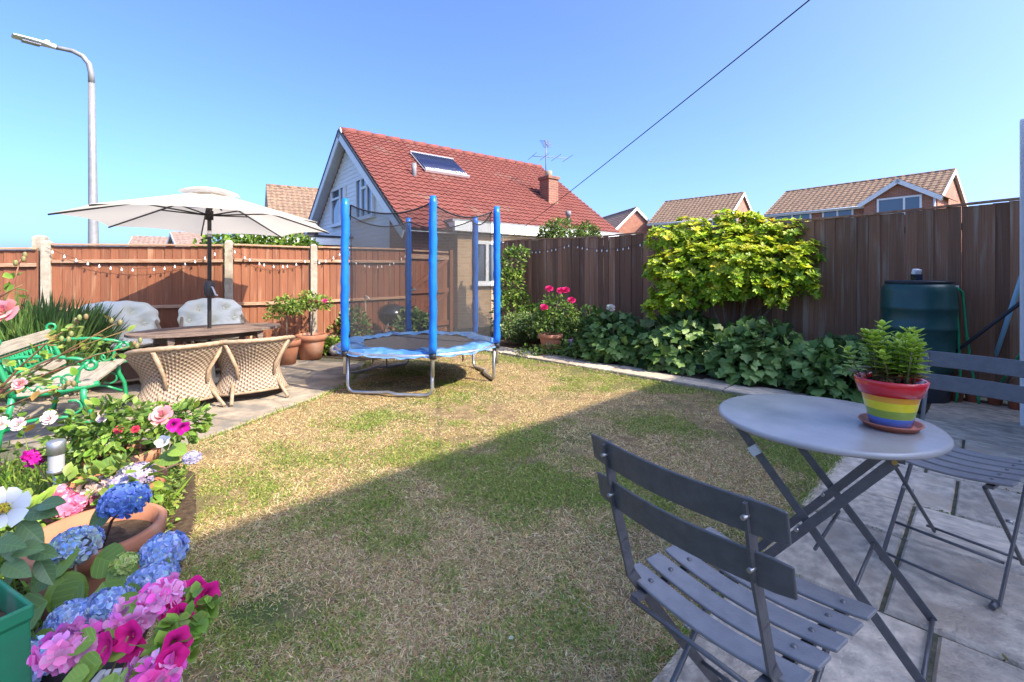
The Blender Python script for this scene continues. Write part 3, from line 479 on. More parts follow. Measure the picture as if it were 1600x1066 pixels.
# ------------------------------------------------------------------ right fence: dark overlapping boards seen from their shaded side
FA = Vector((-.3, 10.5, 0)); FD = Vector((.652, -.758, 0)).normalized(); FL = 9.3; FN = Vector((-FD.y * -1, FD.x * -1, 0))
FG = Vector((FD.y, -FD.x, 0)); FG = FG if FG.y < 0 else -FG                # towards the garden
def right_fence():
    ang = math.atan2(FD.y, FD.x); t = thing('board_fence', 'long dark brown overlapping board fence behind the bushes and water butt', 'fence', FA, ang)
    sg = 1 if (Matrix.Rotation(ang, 3, 'Z') @ Vector((0, 1, 0))).dot(FG) > 0 else -1
    x = 0; i = 0
    def top(x): return 2.0 - .055 * math.sin(math.pi * x / FL) + .012 * math.sin(x * 1.7)
    while x < FL:
        w = random.uniform(.098, .125); gap = random.random()
        h = top(x) - .012
        ww = w * (1.12 if gap > .12 else .93)
        if abs(x - 4.05) < .07: ww = w * .80
        M = Matrix.Translation((x + w / 2, sg * (.006 * (i % 2) + random.uniform(-.003, .003)), .03)) @ Euler((0, random.uniform(-.005, .005), sg * R(4) + random.uniform(-.02, .02))).to_matrix().to_4x4() @ Matrix.Diagonal((ww, .016, h - .03 - random.uniform(0, .012), 1))
        inst('board', BOARDR, t, M); x += w; i += 1
    for z in (.35, 1.0, 1.75): b = MB(); b.bar((0, -sg * .035, z), (FL, -sg * .035, z), .05, .07); b.build('rail', MT['fenceR'], t)
    for k in range(6): b = MB(); b.box((.1 + k * 1.83, -sg * .09, .97), (.09, .09, 1.94)); b.build('fence_post', MT['fenceR'], t)
    b = MB(); n = 24; pr = [Vector((FL * k / n, 0, top(FL * k / n))) for k in range(n + 1)]
    for p, q in zip(pr, pr[1:]): b.bar(p, q, .055, .022, over=.002)
    b.build('cap', MT['fenceR'], t)
    return t
right_fence()

# ------------------------------------------------------------------ houses
def tile_slope(b, p0, ux, L, up, SL, tw, gauge, amp, lift=.02, seg=5):
    """tiles on a slope: p0 eave corner, ux unit along the eave, up unit up the slope"""
    ux = Vector(ux); up = Vector(up); nn = ux.cross(up); nn = nn if nn.z > 0 else -nn
    nt = max(2, round(L / tw)); nx = nt * seg; nc = max(2, round(SL / gauge)); dx = L / nx; g = SL / nc
    pf = [amp * (.5 + .5 * math.cos(2 * math.pi * k / seg)) for k in range(seg)]
    for c in range(nc):
        vs = []
        for k in range(nx + 1):
            o = p0 + ux * (k * dx); z = pf[k % seg] + random.uniform(0, .004)
            vs += [o + up * (c * g) + nn * (z), o + up * (c * g) + nn * (z + lift), o + up * ((c + 1) * g) + nn * z]
        fs = []
        for k in range(nx): a = 3 * k; d = a + 3; fs += [(a, d, d + 1, a + 1), (a + 1, d + 1, d + 2, a + 2)]
        b.add(vs, fs, False)
def window(root, c, w, h, nrm_, mull=(.5,), trans=None, fr=.06, sill=True, proud=.03):
    """white framed window centred at c (local), facing nrm_ (local, horizontal)"""
    n = Vector(nrm_).normalized(); t = Vector((-n.y, n.x, 0)); z = Vector((0, 0, 1)); c = Vector(c) + n * proud
    f = MB(); 
    def bx(u0, u1, v0, v1, th=.07):
        p = c + t * ((u0 + u1) / 2) + z * ((v0 + v1) / 2); f.bar(p - t * ((u1 - u0) / 2), p + t * ((u1 - u0) / 2), th, (v1 - v0), up=z)
    bx(-w / 2, w / 2, h / 2 - fr, h / 2); bx(-w / 2, w / 2, -h / 2, -h / 2 + fr)
    bx(-w / 2, -w / 2 + fr, -h / 2 + fr, h / 2 - fr); bx(w / 2 - fr, w / 2, -h / 2 + fr, h / 2 - fr)
    for m in mull: bx(-w / 2 + m * w - fr / 2, -w / 2 + m * w + fr / 2, -h / 2 + fr, h / 2 - fr)
    if trans:
        u0, u1, v = trans; bx(-w / 2 + u0 * w, -w / 2 + u1 * w, -h / 2 + v * h - fr / 2, -h / 2 + v * h + fr / 2, .066)
    if sill: f.bar(c - t * (w / 2 + .05) - z * (h / 2 + .02), c + t * (w / 2 + .05) - z * (h / 2 + .02), .14, .035, up=z)
    wo = f.build('window', MT['white'], root)
    p = MB(); q = c - n * .01; p.bar(q - t * (w / 2 - .01), q + t * (w / 2 - .01), .01, h - .02, up=z); p.build('pane', MT['glass'], wo)
    return wo
def gable_house(label, o, ang, L, Wd, eave, ridge, wall, roof, tw=.3, gauge=.32, over=.25, verge=.15, windows=(), barge=True, group=None, amp=.03, seg=4, name='house', gutter=True, fascia=.16):
    """local x along the ridge, local y from the near eave to the far eave"""
    t = thing(name, label, 'house', o, ang, group)
    b = MB(); b.add([(0, 0, -.02), (L, 0, -.02), (L, Wd, -.02), (0, Wd, -.02), (0, 0, eave), (L, 0, eave), (L, Wd, eave), (0, Wd, eave), (0, Wd / 2, ridge - .05), (L, Wd / 2, ridge - .05)],
        [(0, 1, 5, 4), (2, 3, 7, 6), (3, 0, 4, 8, 7), (1, 2, 6, 9, 5)]); b.build('wall', wall, t)
    rise = ridge - eave; sl = math.hypot(Wd / 2, rise); k = over / sl
    for side in (0, 1):
        r = MB(); y0 = 0 if side == 0 else Wd; sgn = 1 if side == 0 else -1
        up = Vector((0, sgn * Wd / 2, rise)).normalized(); p0 = Vector((-verge, y0, eave)) - up * over
        tile_slope(r, p0, (1, 0, 0), L + 2 * verge, up, sl + over, tw, gauge, amp, seg=seg)
        r.build('roof_slope', roof, t)
        un = MB(); nn = Vector((0, -sgn * rise, Wd / 2)).normalized(); un.add([p0 - nn * .06 + Vector((.001, 0, 0)), p0 + Vector((L + 2 * verge - .002, 0, 0)) - nn * .06, p0 + Vector((L + 2 * verge - .002, 0, 0)) + up * (sl + over) - nn * .02, p0 + up * (sl + over) - nn * .02 + Vector((.001, 0, 0))], [(0, 1, 2, 3)]); un.build('soffit', MT['white'], t)
        f = MB(); e = p0 - nn * .03; f.bar(e + Vector((.003, 0, -.06)), e + Vector((L + 2 * verge - .003, 0, -.06)), .03, fascia); f.build('fascia', MT['white'], t)
        if barge:
            for x in (-verge - .012, L + verge + .012):
                g = MB(); a = p0 + Vector((x + verge, 0, 0)) - nn * .07; g.bar(a, a + up * (sl + over + .02), .03, .2, up=nn); g.build('bargeboard', MT['white'], t)
        if gutter:
            g = MB(); e2 = p0 + Vector((0, -sgn * .07, -.06)); g.tube([e2, e2 + Vector((L + 2 * verge, 0, 0))], .05, 6); g.build('gutter', MT['white'], t)
    rt = MB(); n = max(3, int((L + 2 * verge) / .42)); dx = (L + 2 * verge) / n
    for i in range(n): rt.tube([(-verge + i * dx + .01, Wd / 2, ridge - .03), (-verge + (i + 1) * dx, Wd / 2, ridge - .015)], [.095, .11], 8)
    rt.build('ridge_tiles', roof, t)
    for wdw in windows: window(t, **wdw)
    return t

# the red-roofed house with the white gable beyond the fence
HU = Vector((.786, .618, 0)).normalized(); HV = Vector((-HU.y, HU.x, 0)); HW = 7.6
HR0 = D(548, 206, 13.6); HO = HR0 - HV * (HW / 2); HO.z = 0; HANG = math.atan2(HU.y, HU.x); RZ = HR0.z; EZ = 2.62
def main_house():
    L = 7.2; t = thing('house', 'red tiled house with white clad gable beyond the garden gate', 'house', HO, HANG)
    b = MB(); b.add([(0, 0, -.02), (L, 0, -.02), (L, HW, -.02), (0, HW, -.02), (0, 0, EZ), (L, 0, EZ), (L, HW, EZ), (0, HW, EZ), (0, HW / 2, RZ - .06), (L, HW / 2, RZ - .06)], [(0, 1, 5, 4), (2, 3, 7, 6), (3, 0, 4, 8, 7), (1, 2, 6, 9, 5)]); b.build('wall', MT['brickR'], t)
    rise = RZ - EZ; hyp = math.hypot(HW / 2, rise); over = .62
    for sd in (0, 1):
        s = 1 if sd == 0 else -1; up = Vector((0, s * HW / 2, rise)).normalized(); p0 = Vector((-.32, 0 if sd == 0 else HW, EZ)) - up * over; nn = Vector((0, -s * rise, HW / 2)).normalized()
        r = MB(); tile_slope(r, p0, (1, 0, 0), L + .5, up, hyp + over, .205, .205, .034, .034, 6); rs = r.build('roof_slope', MT['tileR'], t)
        f = MB(); f.add([p0 - nn * .05, p0 + Vector((L + .5, 0, 0)) - nn * .05, p0 + Vector((L + .5, 0, 0)) + up * (hyp + over) - nn * .02, p0 + up * (hyp + over) - nn * .02], [(0, 1, 2, 3)]); f.build('soffit', MT['white'], t)
        g = MB(); a = p0 + Vector((-.014, 0, 0)) - nn * .14; g.bar(a, a + up * (hyp + over + .1), .03, .20, up=nn); g.build('bargeboard', MT['white'], t)
        g = MB(); a = p0 + Vector((-.02, 0, 0)) - nn * .015; g.bar(a, a + up * (hyp + over + .02), .05, .05, up=nn); g.build('verge_strip', MT['black'], t)
        if sd == 0: near = (p0, up, nn)
    rt = MB(); n = 17; dx = (L + .5) / n
    for i in range(n): rt.tube([(-.32 + i * dx + .01, HW / 2, RZ - .02), (-.32 + (i + 1) * dx, HW / 2, RZ - .0)], [.10, .115], 8)
    rt.build('ridge_tiles', MT['tileR'], t)
    # white shiplap boards on the gable, with brick left at the two lower corners
    bw = .125; z = 1.9; c = MB(); y0g, y1g = 1.02, HW - .62
    while z < RZ - .25:
        hw = (RZ - .1 - z - bw) / rise * HW / 2; a, e = max(y0g, HW / 2 - hw), min(y1g, HW / 2 + hw)
        if e - a > .05: c.add([(-.020, a, z), (-.020, e, z), (-.008, e, z + bw), (-.008, a, z + bw), (0, a, z), (0, e, z)], [(0, 3, 2, 1), (0, 1, 5, 4)])
        z += bw
    c.build('cladding', MT['clad'], t)
    window(t, c=(-.03, 2.55, 3.35), w=1.25, h=1.15, nrm_=(-1, 0, 0), mull=(.34, .66), trans=(.34, .66, .72), fr=.07)
    window(t, c=(-.03, 4.75, 3.35), w=1.25, h=1.15, nrm_=(-1, 0, 0), mull=(.68,), trans=(.0, .68, .72), fr=.07)
    # solar tubes, vent pipe, chimney, flue on the near slope
    p0, up, nn = near
    def on(px, py):   # hit the near roof plane through a photo pixel, in local coordinates
        Rm = Matrix.Rotation(-HANG, 3, 'Z'); o = Rm @ (Vector((0, 0, H)) - HO); d = Rm @ Vector(((px - CX) / F, 1, (HY - py) / F)); k = (p0 - o).dot(nn) / d.dot(nn); return o + d * k
    q = [on(640, 242), on(707, 254), on(730, 281), on(664, 270)]
    ux = (q[1] - q[0] + q[2] - q[3]).normalized(); ux = Vector((1, 0, 0)); vy = -up; cc = sum(q, Vector()) / 4; wx = (q[1] - q[0]).length; hy = (q[3] - q[0]).dot(-up)
    sp = thing('solar_collector', 'solar tube collector with white frame on the red roof', 'solar panel', HO + Matrix.Rotation(HANG, 3, 'Z') @ cc, HANG)
    for k in range(18):
        x = -wx / 2 + .06 + (wx - .12) * k / 17; b = MB(); b.tube([ux * x + up * (-hy / 2 + .05) + nn * .095, ux * x + up * (hy / 2 - .05) + nn * .095], .034, 8); b.build('tube', MT['tubes'], sp)
    for s in (-1, 1): b = MB(); b.bar(ux * (-wx / 2) + up * (s * hy / 2) + nn * .09, ux * (wx / 2) + up * (s * hy / 2) + nn * .09, .07, .07, up=nn); b.build('manifold', MT['alu'], sp)
    b = MB(); b.add([ux * (-wx / 2) + up * (-hy / 2) + nn * .075, ux * (wx / 2) + up * (-hy / 2) + nn * .075, ux * (wx / 2) + up * (hy / 2) + nn * .075, ux * (-wx / 2) + up * (hy / 2) + nn * .075], [(0, 1, 2, 3)]); b.build('backing', MT['alu'], sp)
    c = on(647, 276); b = MB(); b.tube([c + Vector((0, 0, -.1)), c + Vector((0, 0, .36))], .065, 10); b.build('vent_pipe', MT['lead'], t)
    c = on(866, 322); ch = MB(); ch.box((c.x, c.y + .25, c.z + .25), (.42, .44, 1.3)); co = ch.build('chimney', MT['brickD'], t)
    b = MB(); b.box((c.x, c.y + .25, c.z + .92), (.50, .52, .09)); b.build('chimney_cap', MT['brickD'], co)
    b = MB(); b.tube([(c.x, c.y + .25, c.z + .96), (c.x, c.y + .25, c.z + 1.16)], [.12, .10], 10); b.build('chimney_pot', MT['concrete'], co)
    b = MB(); b.box((c.x, c.y + .10, c.z - .14), (.62, .72, .08), Matrix.Rotation(math.atan2(rise, HW / 2), 3, 'X')); b.build('flashing', MT['lead'], co)
    ae = thing('television_aerial', 'rooftop television aerial standing on the brick chimney', 'aerial', HO + Matrix.Rotation(HANG, 3, 'Z') @ Vector((c.x - .18, c.y + .2, c.z + .965)), HANG)
    b = MB(); b.tube([(0, 0, 0), (0, 0, 1.15)], .018, 6); b.build('mast', MT['lead'], ae)
    for z, l, d in ((.62, .75, Vector((.9, -.4, .0))), (1.07, .35, Vector((.8, .55, -.12)))):
        d = d.normalized(); b = MB(); b.tube([Vector((0, 0, z)) - d * l * .6, Vector((0, 0, z)) + d * l], .011, 5)
        e = d.cross(Vector((0, 0, 1)))
        for k in range(7 if l < .5 else 4): p = Vector((0, 0, z)) + d * (l * (-.6 + 1.6 * k / (6 if l < .5 else 3))); w = .16 if l < .5 else .48; b.tube([p - e * w, p + e * w], .007, 4)
        b.build('aerial_boom', MT['lead'], ae)
    c = on(888, 352); b = MB(); b.tube([c + Vector((0, 0, -.1)), c + Vector((0, 0, .28)), c + Vector((0, 0, .29)), c + Vector((0, 0, .42))], [.06, .06, .085, .085], 10); b.build('flue', MT['lead'], t)
    # flat-roofed front extension of buff brick
    C0 = Vector((-1.27, 10.9, 0)); Rm = Matrix.Rotation(-HANG, 3, 'Z'); c0 = Rm @ (C0 - HO); x0, y0 = c0.x, c0.y; x1 = L + .35; y1 = .3; zt = 2.30
    b = MB(); b.box(((x0 + x1) / 2, (y0 + y1) / 2 + .5, zt / 2 - .01), (x1 - x0, y1 - y0 + 1, zt)); b.build('extension_wall', MT['brickY'], t)
    fo = .18; b = MB(); b.box(((x0 + x1) / 2, (y0 + y1) / 2 + .5, zt + .08), (x1 - x0 + 2 * fo, y1 - y0 + 1 + 2 * fo, .22)); b.build('fascia', MT['white'], t)
    b = MB(); b.box(((x0 + x1) / 2, (y0 + y1) / 2 + .55, zt + .215), (x1 - x0 + 2 * fo + .06, y1 - y0 + 1 + 2 * fo, .06)); b.build('flat_roof', MT['lead'], t)
    window(t, c=(x0 + 1.0, y0, 1.55), w=1.15, h=1.05, nrm_=(0, -1, 0), mull=(.33,), fr=.08)
    # low flat-roofed garage in front of the gable
    gA = D(466, 380, 13.4); gA = Rm @ (Vector((gA.x, gA.y, 0)) - HO); b = MB(); b.box((-1.35, HW - 1.6, 1.04), (2.6, 4.6, 2.1)); b.build('garage_wall', MT['brickY'], t)
    b = MB(); b.box((-1.40, HW - 1.6, 2.19), (2.9, 4.9, .20)); b.build('garage_fascia', MT['white'], t)
    b = MB(); b.box((-1.40, HW - 1.6, 2.32), (2.96, 4.96, .055)); b.build('garage_roof', MT['black'], t)
    return t
main_house()
def far_house(label, pl, pr, Yl, Yr, eave, ridge, Wd, wall, roof, windows=(), **kw):
    """near eave runs from photo column pl (distance Yl) to pr (distance Yr)"""
    a = Vector(((pl - CX) / F * Yl, Yl, 0)); b = Vector(((pr - CX) / F * Yr, Yr, 0)); d = b - a
    return gable_house(label, a, math.atan2(d.y, d.x), d.length, Wd, eave, ridge, wall, roof, windows=windows, **kw)
WN = lambda x, z, w, h, mull=(.5,): dict(c=(x, -.0, z), w=w, h=h, nrm_=(0, -1, 0), mull=mull, fr=.09)
# brown-roofed house left of the white gable, low house behind the wide fence panel
gable_house('brown tiled house peeping out left of the white gable', Vector((-10.03, 19.64, 0)), R(31), 6.0, 5.5, 3.0, 5.47, MT['brickR'], MT['tileB'], tw=.22, gauge=.24, verge=.12, over=.2, barge=False)
far_house('low distant house with grey roof behind the parasol', 196, 300, 34, 36, 2.7, 4.3, 7, MT['brickR'], MT['tileG'], windows=[WN(2.0, 2.0, 1.4, 1.0)])
far_house('small brick gable roof in the distance under the parasol', 284, 330, 27, 28, 2.6, 3.9, 6, MT['brickR'], MT['tileG'])
# houses above the right fence
far_house('small brick gable house beyond the red roof chimney', 905, 950, 47, 40, 4.6, 7.1, 5.2, MT['brickR'], MT['tileG'])
hb = far_house('brown tiled house with white fascia and three windows above the middle of the fence', 1016, 1138, 38.5, 34.2, 5.6, 7.65, 6.0, MT['brickR'], MT['tileB'], windows=[WN(1.6, 4.85, 2.2, 1.1), WN(3.7, 4.85, 1.3, 1.1), WN(5.9, 4.85, 1.8, 1.1, (.6,))], tw=.33, gauge=.34)
hc = far_house('long brown tiled house with a cross gable above the fence, right of the golden bush', 1200, 1466, 31, 24.2, 5.35, 7.1, 6.0, MT['brickR'], MT['tileB'], windows=[WN(1.5, 4.75, 2.2, 1.0), WN(4.0, 4.75, 1.6, 1.0)], tw=.33, gauge=.34)
def cross_gable(t):
    x0, x1, y0, zr, ze = 5.5, 8.6, -.7, 6.35, 5.35; xm = (x0 + x1) / 2
    b = MB(); b.add([(x0, y0, 0), (x1, y0, 0), (x1, 1.5, 0), (x0, 1.5, 0), (x0, y0, ze), (x1, y0, ze), (x1, 1.5, ze), (x0, 1.5, ze), (xm, y0, zr), (xm, 3.0, zr)], [(0, 1, 5, 8, 4), (1, 2, 6, 5), (3, 0, 4, 7), (4, 8, 9, 7), (8, 5, 6, 9)]); b.build('bay_wall', MT['brickR'], t)
    for s in (-1, 1):
        xe = x0 if s < 0 else x1; rise = zr - ze; up = Vector((-s * (xm - x0), 0, rise)).normalized(); sl = math.hypot(xm - x0, rise); p0 = Vector((xe, y0 - .2, ze)) - up * .3
        r = MB(); tile_slope(r, p0, (0, 1, 0), 3.2, up, sl + .3, .33, .34, .03, seg=4); r.build('bay_roof', MT['tileB'], t)
        g = MB(); nn = Vector((s * rise, 0, (xm - x0))).normalized(); a = p0 + Vector((0, -.02, 0)) - nn * .09; g.bar(a, a + up * (sl + .32), .04, .22, up=nn); g.build('bargeboard', MT['white'], t)
    window(t, c=(xm, y0, 4.95), w=1.9, h=.95, nrm_=(0, -1, 0), mull=(.62,), fr=.09)
    b = MB(); b.tube([(x1 - .1, y0 - .08, 5.3), (x1 - .1, y0 - .08, 3.3)], .05, 8); b.build('downpipe', MT['white'], t)
cross_gable(hc)
far_house('tiled house cut off at the right edge of the picture', 1618, 1800, 22.5, 20, 5.2, 6.9, 5.2, MT['brickY'], MT['tileB'], tw=.33, gauge=.34, barge=False)

# unseen house behind the camera, shaped to shade the lawn and keep sky fill
# local y of gable_house points left of local x, so build it from its far side
def shade_house():
    a = Vector((-.707, -.707, 0)); n = Vector((.707, -.707, 0)); o = n * 6.0 + Vector((.707, .707, 0)) * 11.0
    return gable_house('unseen white house behind the viewer, shaped so its eave shades the lawn', o, math.atan2(a.y, a.x), 9.4, 6, 7.95, 9.6, MT['white'], MT['tileB'], over=.3, tw=.4, gauge=.4)  # extra height, distance and white walls let more light into the shaded patio
shade_house()
def porch():
    E = G(1593, 662); E = Vector((E.x, E.y, 0)); t = thing('side_porch', 'white framed porch corner at the right edge of the picture', 'porch', E, math.radians(45))
    # local x = away along the wall (+a), local y = towards the lawn; the box lies at -x, -y
    b = MB(); b.box((-.65, -.85, 1.25), (1.2, 1.6, 2.5)); b.build('wall', MT['white'], t)
    b = MB(); b.box((-.05, -.05, 1.27), (.10, .10, 2.54)); b.build('corner_post', MT['white'], t, bevel=.006)
    b = MB(); b.box((-.66, -.86, 2.525), (1.2, 1.6, .045)); b.build('roof', MT['white'], t)
    b = MB(); b.box((-.65, -.047, 1.35), (1.0, .01, 1.9)); b.build('pane', MT['glass'], t)
porch()
def lamp_post():
    Y = 9.8; base = Vector(((146 - CX) / F * Y, Y, 0)); t = thing('street_lamp', 'tall grey street lamp with curved arm behind the left fence', 'street lamp', base)
    b = MB(); pts = [base + Vector((0, 0, -.02)), D(146, 380, Y), D(144.5, 250, Y), D(143, 130, Y)]; b.tube(pts, [.095, .088, .07, .056], 14)
    b.build('post', MT['lamppost'], t, rel=True)
    b = MB(); b.tube([D(143, 132, Y), D(142.5, 115, Y), D(139, 100, Y - .05), D(129, 88, Y - .1), D(114, 80, Y - .15), D(98, 76.5, Y - .2), D(84, 74, Y - .25)], [.056, .055, .052, .048, .045, .042, .04], 12); b.build('arm', MT['lamppost'], t, rel=True)
    p, q = D(87, 74.5, Y - .25), D(19, 56, Y - .75); d = (q - p).normalized(); Rm = frame(d, (0, 0, 1)); L = (q - p).length
    def fn(i, j):
        k = i; w = .13 * (1 - .62 * (1 - min(1, k * 2.2)) ** 1.2) * (1 - .35 * max(0, k - .8) * 5 * max(0, k - .8)); hgt = .055 * (1 - .5 * k) + .01; a = 2 * math.pi * j; return p + Rm @ Vector((k * L, math.cos(a) * w, math.sin(a) * hgt * (1.0 if math.sin(a) > 0 else .6)))
    b = MB(); b.grid(fn, 14, 16); hd = b.build('lamp_head', MT['white'], t, rel=True)
    b = MB(); c = p + Rm @ Vector((L * .58, 0, -.042)); b.box(c, (L * .42, .16, .02), Rm); b.build('lens', MT['lens'], hd, rel=t.location)
    b = MB(); c = p + Rm @ Vector((L * .20, 0, .045)); b.lathe([(0.0, .05), (.035, .05), (.04, .02), (.04, -.02)], c, 12); b.build('sensor', MT['white'], hd, rel=t.location)
lamp_post()
def wire():
    p0 = D(803, 367, 11.3); p1 = D(1253, 0, 4.2); pe = p0 + (p1 - p0) * 1.55; n = 30; pts = []
    for i in range(n + 1): k = i / n; q = p0 + (pe - p0) * k; q.z -= .12 * 4 * k * (1 - k) * .5; pts.append(q)
    b = MB(); b.tube(pts, .0065, 5); o = b.build('overhead_cable', MT['cable']); tag(o, 'black overhead cable slanting across the sky to the red roofed house', 'cable')
wire()
def shrub(name, label, ells, n, size, cols, cat='bush', tip=None, stems=(), T=LEAF, group=None, **kw):
    c = np.mean([e[0] for e in ells], axis=0); t = thing(name, label, cat, (c[0], c[1], 0), 0, group)
    for pts, r in stems: b = MB(); b.tube(pts, r, 7); b.build('stem', MT['bark'], t, rel=True)
    foliage(t, ells, n, size, cols, T, tip=tip, **kw); return t
GR = [(.07, .13, .025), (.11, .19, .035), (.05, .10, .02)]
for x, Y, w, z, lab in ((345, 9.6, .65, 2.12, 'green hedge bush behind the fence, just right of the parasol pole'), (405, 10.2, .7, 2.15, 'green hedge bush behind the narrow fence panel'), (455, 11, .6, 2.2, 'green hedge bush behind the concrete post left of the trampoline')):
    c = ((x - CX) / F * Y, Y, z - .62); shrub('hedge_bush', lab, lump(c, (w, .6, .62), 16, .42), 2600, .10, [(.16, .27, .03), (.22, .33, .04), (.07, .13, .02)], group='hedge behind the left fence', stems=[([(c[0], Y, -.02), (c[0] + .05, Y, .8), (c[0], Y, 1.4)], [.05, .04, .02])])
c = ((893 - CX) / F * 9.9, 9.9, 1.98); shrub('rounded_bush', 'rounded green bush showing above the right fence below the red roof', lump(c, (.62, .5, .5), 18, .4), 3000, .07, [(.13, .20, .035), (.19, .27, .05), (.07, .11, .025)], stems=[([(c[0], 9.9, -.02), (c[0], 9.9, 1.3)], [.05, .03])])
c = ((990 - CX) / F * 52, 52, 5.4); shrub('far_tree', 'distant dark green tree between two brick houses', lump(c, (2.2, 2, 1.7), 16, .45), 2200, .38, [(.06, .11, .03), (.1, .16, .05)], cat='tree', stems=[([(c[0], 52, 0), (c[0], 52, 3), (c[0] + .3, 52, 5)], [.25, .18, .08])])
c = ((1188 - CX) / F * 46, 46, 4.5); shrub('far_tree', 'thin distant tree top right of the brown tiled house gable', lump(c, (.9, 1, 1.6), 10, .45), 900, .3, [(.06, .11, .03), (.1, .16, .05)], cat='tree', stems=[([(c[0], 46, 0), (c[0], 46, 3), (c[0] + .1, 46, 4.6)], [.2, .15, .06])])

# ------------------------------------------------------------------ trampoline
def trampoline():
    c = Vector((-1.126, 5.63, 0)); r = .93; t = thing('trampoline', 'small round trampoline with blue padded poles and safety net on the lawn', 'trampoline', c)
    f = Vector((-.81, 4.75, 0)) - c; a0 = math.atan2(f.y, f.x); zr = .46
    hexp = [Vector((math.cos(a0 + k * math.pi / 3), math.sin(a0 + k * math.pi / 3), 0)) for k in range(6)]
    ring = [Vector((math.cos(a), math.sin(a), 0)) for a in [2 * math.pi * k / 60 for k in range(60)]]
    b = MB(); b.tube([p * r + Vector((0, 0, zr - .03)) for p in ring], .021, 8, closed=True); b.build('rim', MT['steel'], t)
    # pad ring, wrinkled
    def pad(i, j):
        a = 2 * math.pi * i; q = .66 + (r + .035 - .66) * j; wob = .007 * math.sin(a * 23 + 3 * j + math.sin(a * 5)) + .005 * math.sin(a * 47 + 1.3) * j + .008 * math.sin(a * 9)
        q += .012 * math.sin(a * 17 + 2 * math.sin(a * 3)) * (1 - j); z = zr + .022 * math.sin(math.pi * min(1, j * 1.25)) + wob * (1 if j < .9 else .6) - (.042 + .006 * math.sin(a * 31 + 3 * math.sin(a * 4))) * max(0, (j - .8) / .2)
        return Vector((math.cos(a) * q, math.sin(a) * q, z))
    b = MB(); b.grid(pad, 160, 10, wrap=True); b.build('safety_pad', MT['bluepad'], t)
    b = MB(); n = 48; b.add([(0, 0, zr - .03)] + [(math.cos(2 * math.pi * k / n) * .74, math.sin(2 * math.pi * k / n) * .74, zr - .012) for k in range(n)], [(0, 1 + k, 1 + (k + 1) % n) for k in range(n)], True); b.build('jump_mat', MT['mat_'], t)
    b = MB()
    for k in range(48): a = 2 * math.pi * k / 48; d = Vector((math.cos(a), math.sin(a), 0)); b.tube([d * .73 + Vector((0, 0, zr - .02)), d * (r - .02) + Vector((0, 0, zr - .03))], .006, 4)
    b.build('springs', MT['steel'], t)
    for k in (0, 2, 4):      # three U legs, each between two poles, with the dipped foot
        p, q = hexp[(k + 5) % 6] * r, hexp[k] * r; e = q - p; u = Vector((0, 0, 1)); pts = [p + u * (zr - .04), p + u * .09, p + e * .02 + u * .045, p + e * .07 + u * .024]
        pts += [p + e * .25 + u * .026, p + e * .42 + u * .03, p + e * .5 + u * .045 + e.cross(u) * .03, p + e * .60 + u * .03 + e.cross(u) * .05, p + e * .9 + u * .022, p + e * .95 + u * .03, p + e * .985 + u * .05, q + u * .10, q + u * (zr - .04)]
        b = MB(); b.tube(pts, .019, 10); b.build('leg', MT['steel'], t)
    for k, p in enumerate(hexp):
        rr = r + .035; u = Vector((0, 0, 1)); zt = 2.05
        b = MB(); b.tube([p * rr + u * .22, p * rr + u * .6], .017, 10); po = b.build('pole', MT['steel'], t)
        b = MB(); n = 22; pts = [p * rr + u * (zr + (zt - zr) * i / n) + Vector((random.uniform(-.004, .004), random.uniform(-.004, .004), 0)) for i in range(n + 1)]
        b.tube(pts, [.041 + random.uniform(-.004, .004) for _ in range(n)] + [.03], 14); b.build('pole_sleeve', MT['blue'], po)
        b = MB(); b.tube([p * rr + u * (zr - .06), p * rr + u * (zr + .005)], .034, 10); b.build('pole_collar', MT['black'], po)
    for k in range(6):      # net panels between the poles, top edge sagging
        p, q = hexp[k] * (r - .03), hexp[(k + 1) % 6] * (r - .03)
        def nf(i, j):
            e = p + (q - p) * i; top = 1.99 - .10 * 4 * i * (1 - i); inw = 1 - .05 * 4 * i * (1 - i) * (1 - abs(2 * j - 1)); return Vector((e.x * inw, e.y * inw, zr + .01 + (top - zr - .01) * j))
        b = MB(); b.grid(nf, 14, 8); no = b.build('net_panel', MT['net'], t)
        b = MB(); b.tube([nf(i / 14, 1) for i in range(15)], .009, 5); b.build('net_edge', MT['netedge'], no)
    for k, (a, l) in enumerate(((a0 - .55, .12), (a0 + .45, .10), (a0 - .75, .09), (a0 - 2.4, .1), (a0 + 1.7, .1))):
        d = Vector((math.cos(a), math.sin(a), 0)) * (r - .1); b = MB(); b.tube([d + Vector((0, 0, zr - .02)), d + Vector((.004, 0, zr - .02 - l)), d + Vector((.0, .01, zr - .05 - l))], [.005, .009, .004], 6); b.build('tie_strap', MT['black'], t)
trampoline()

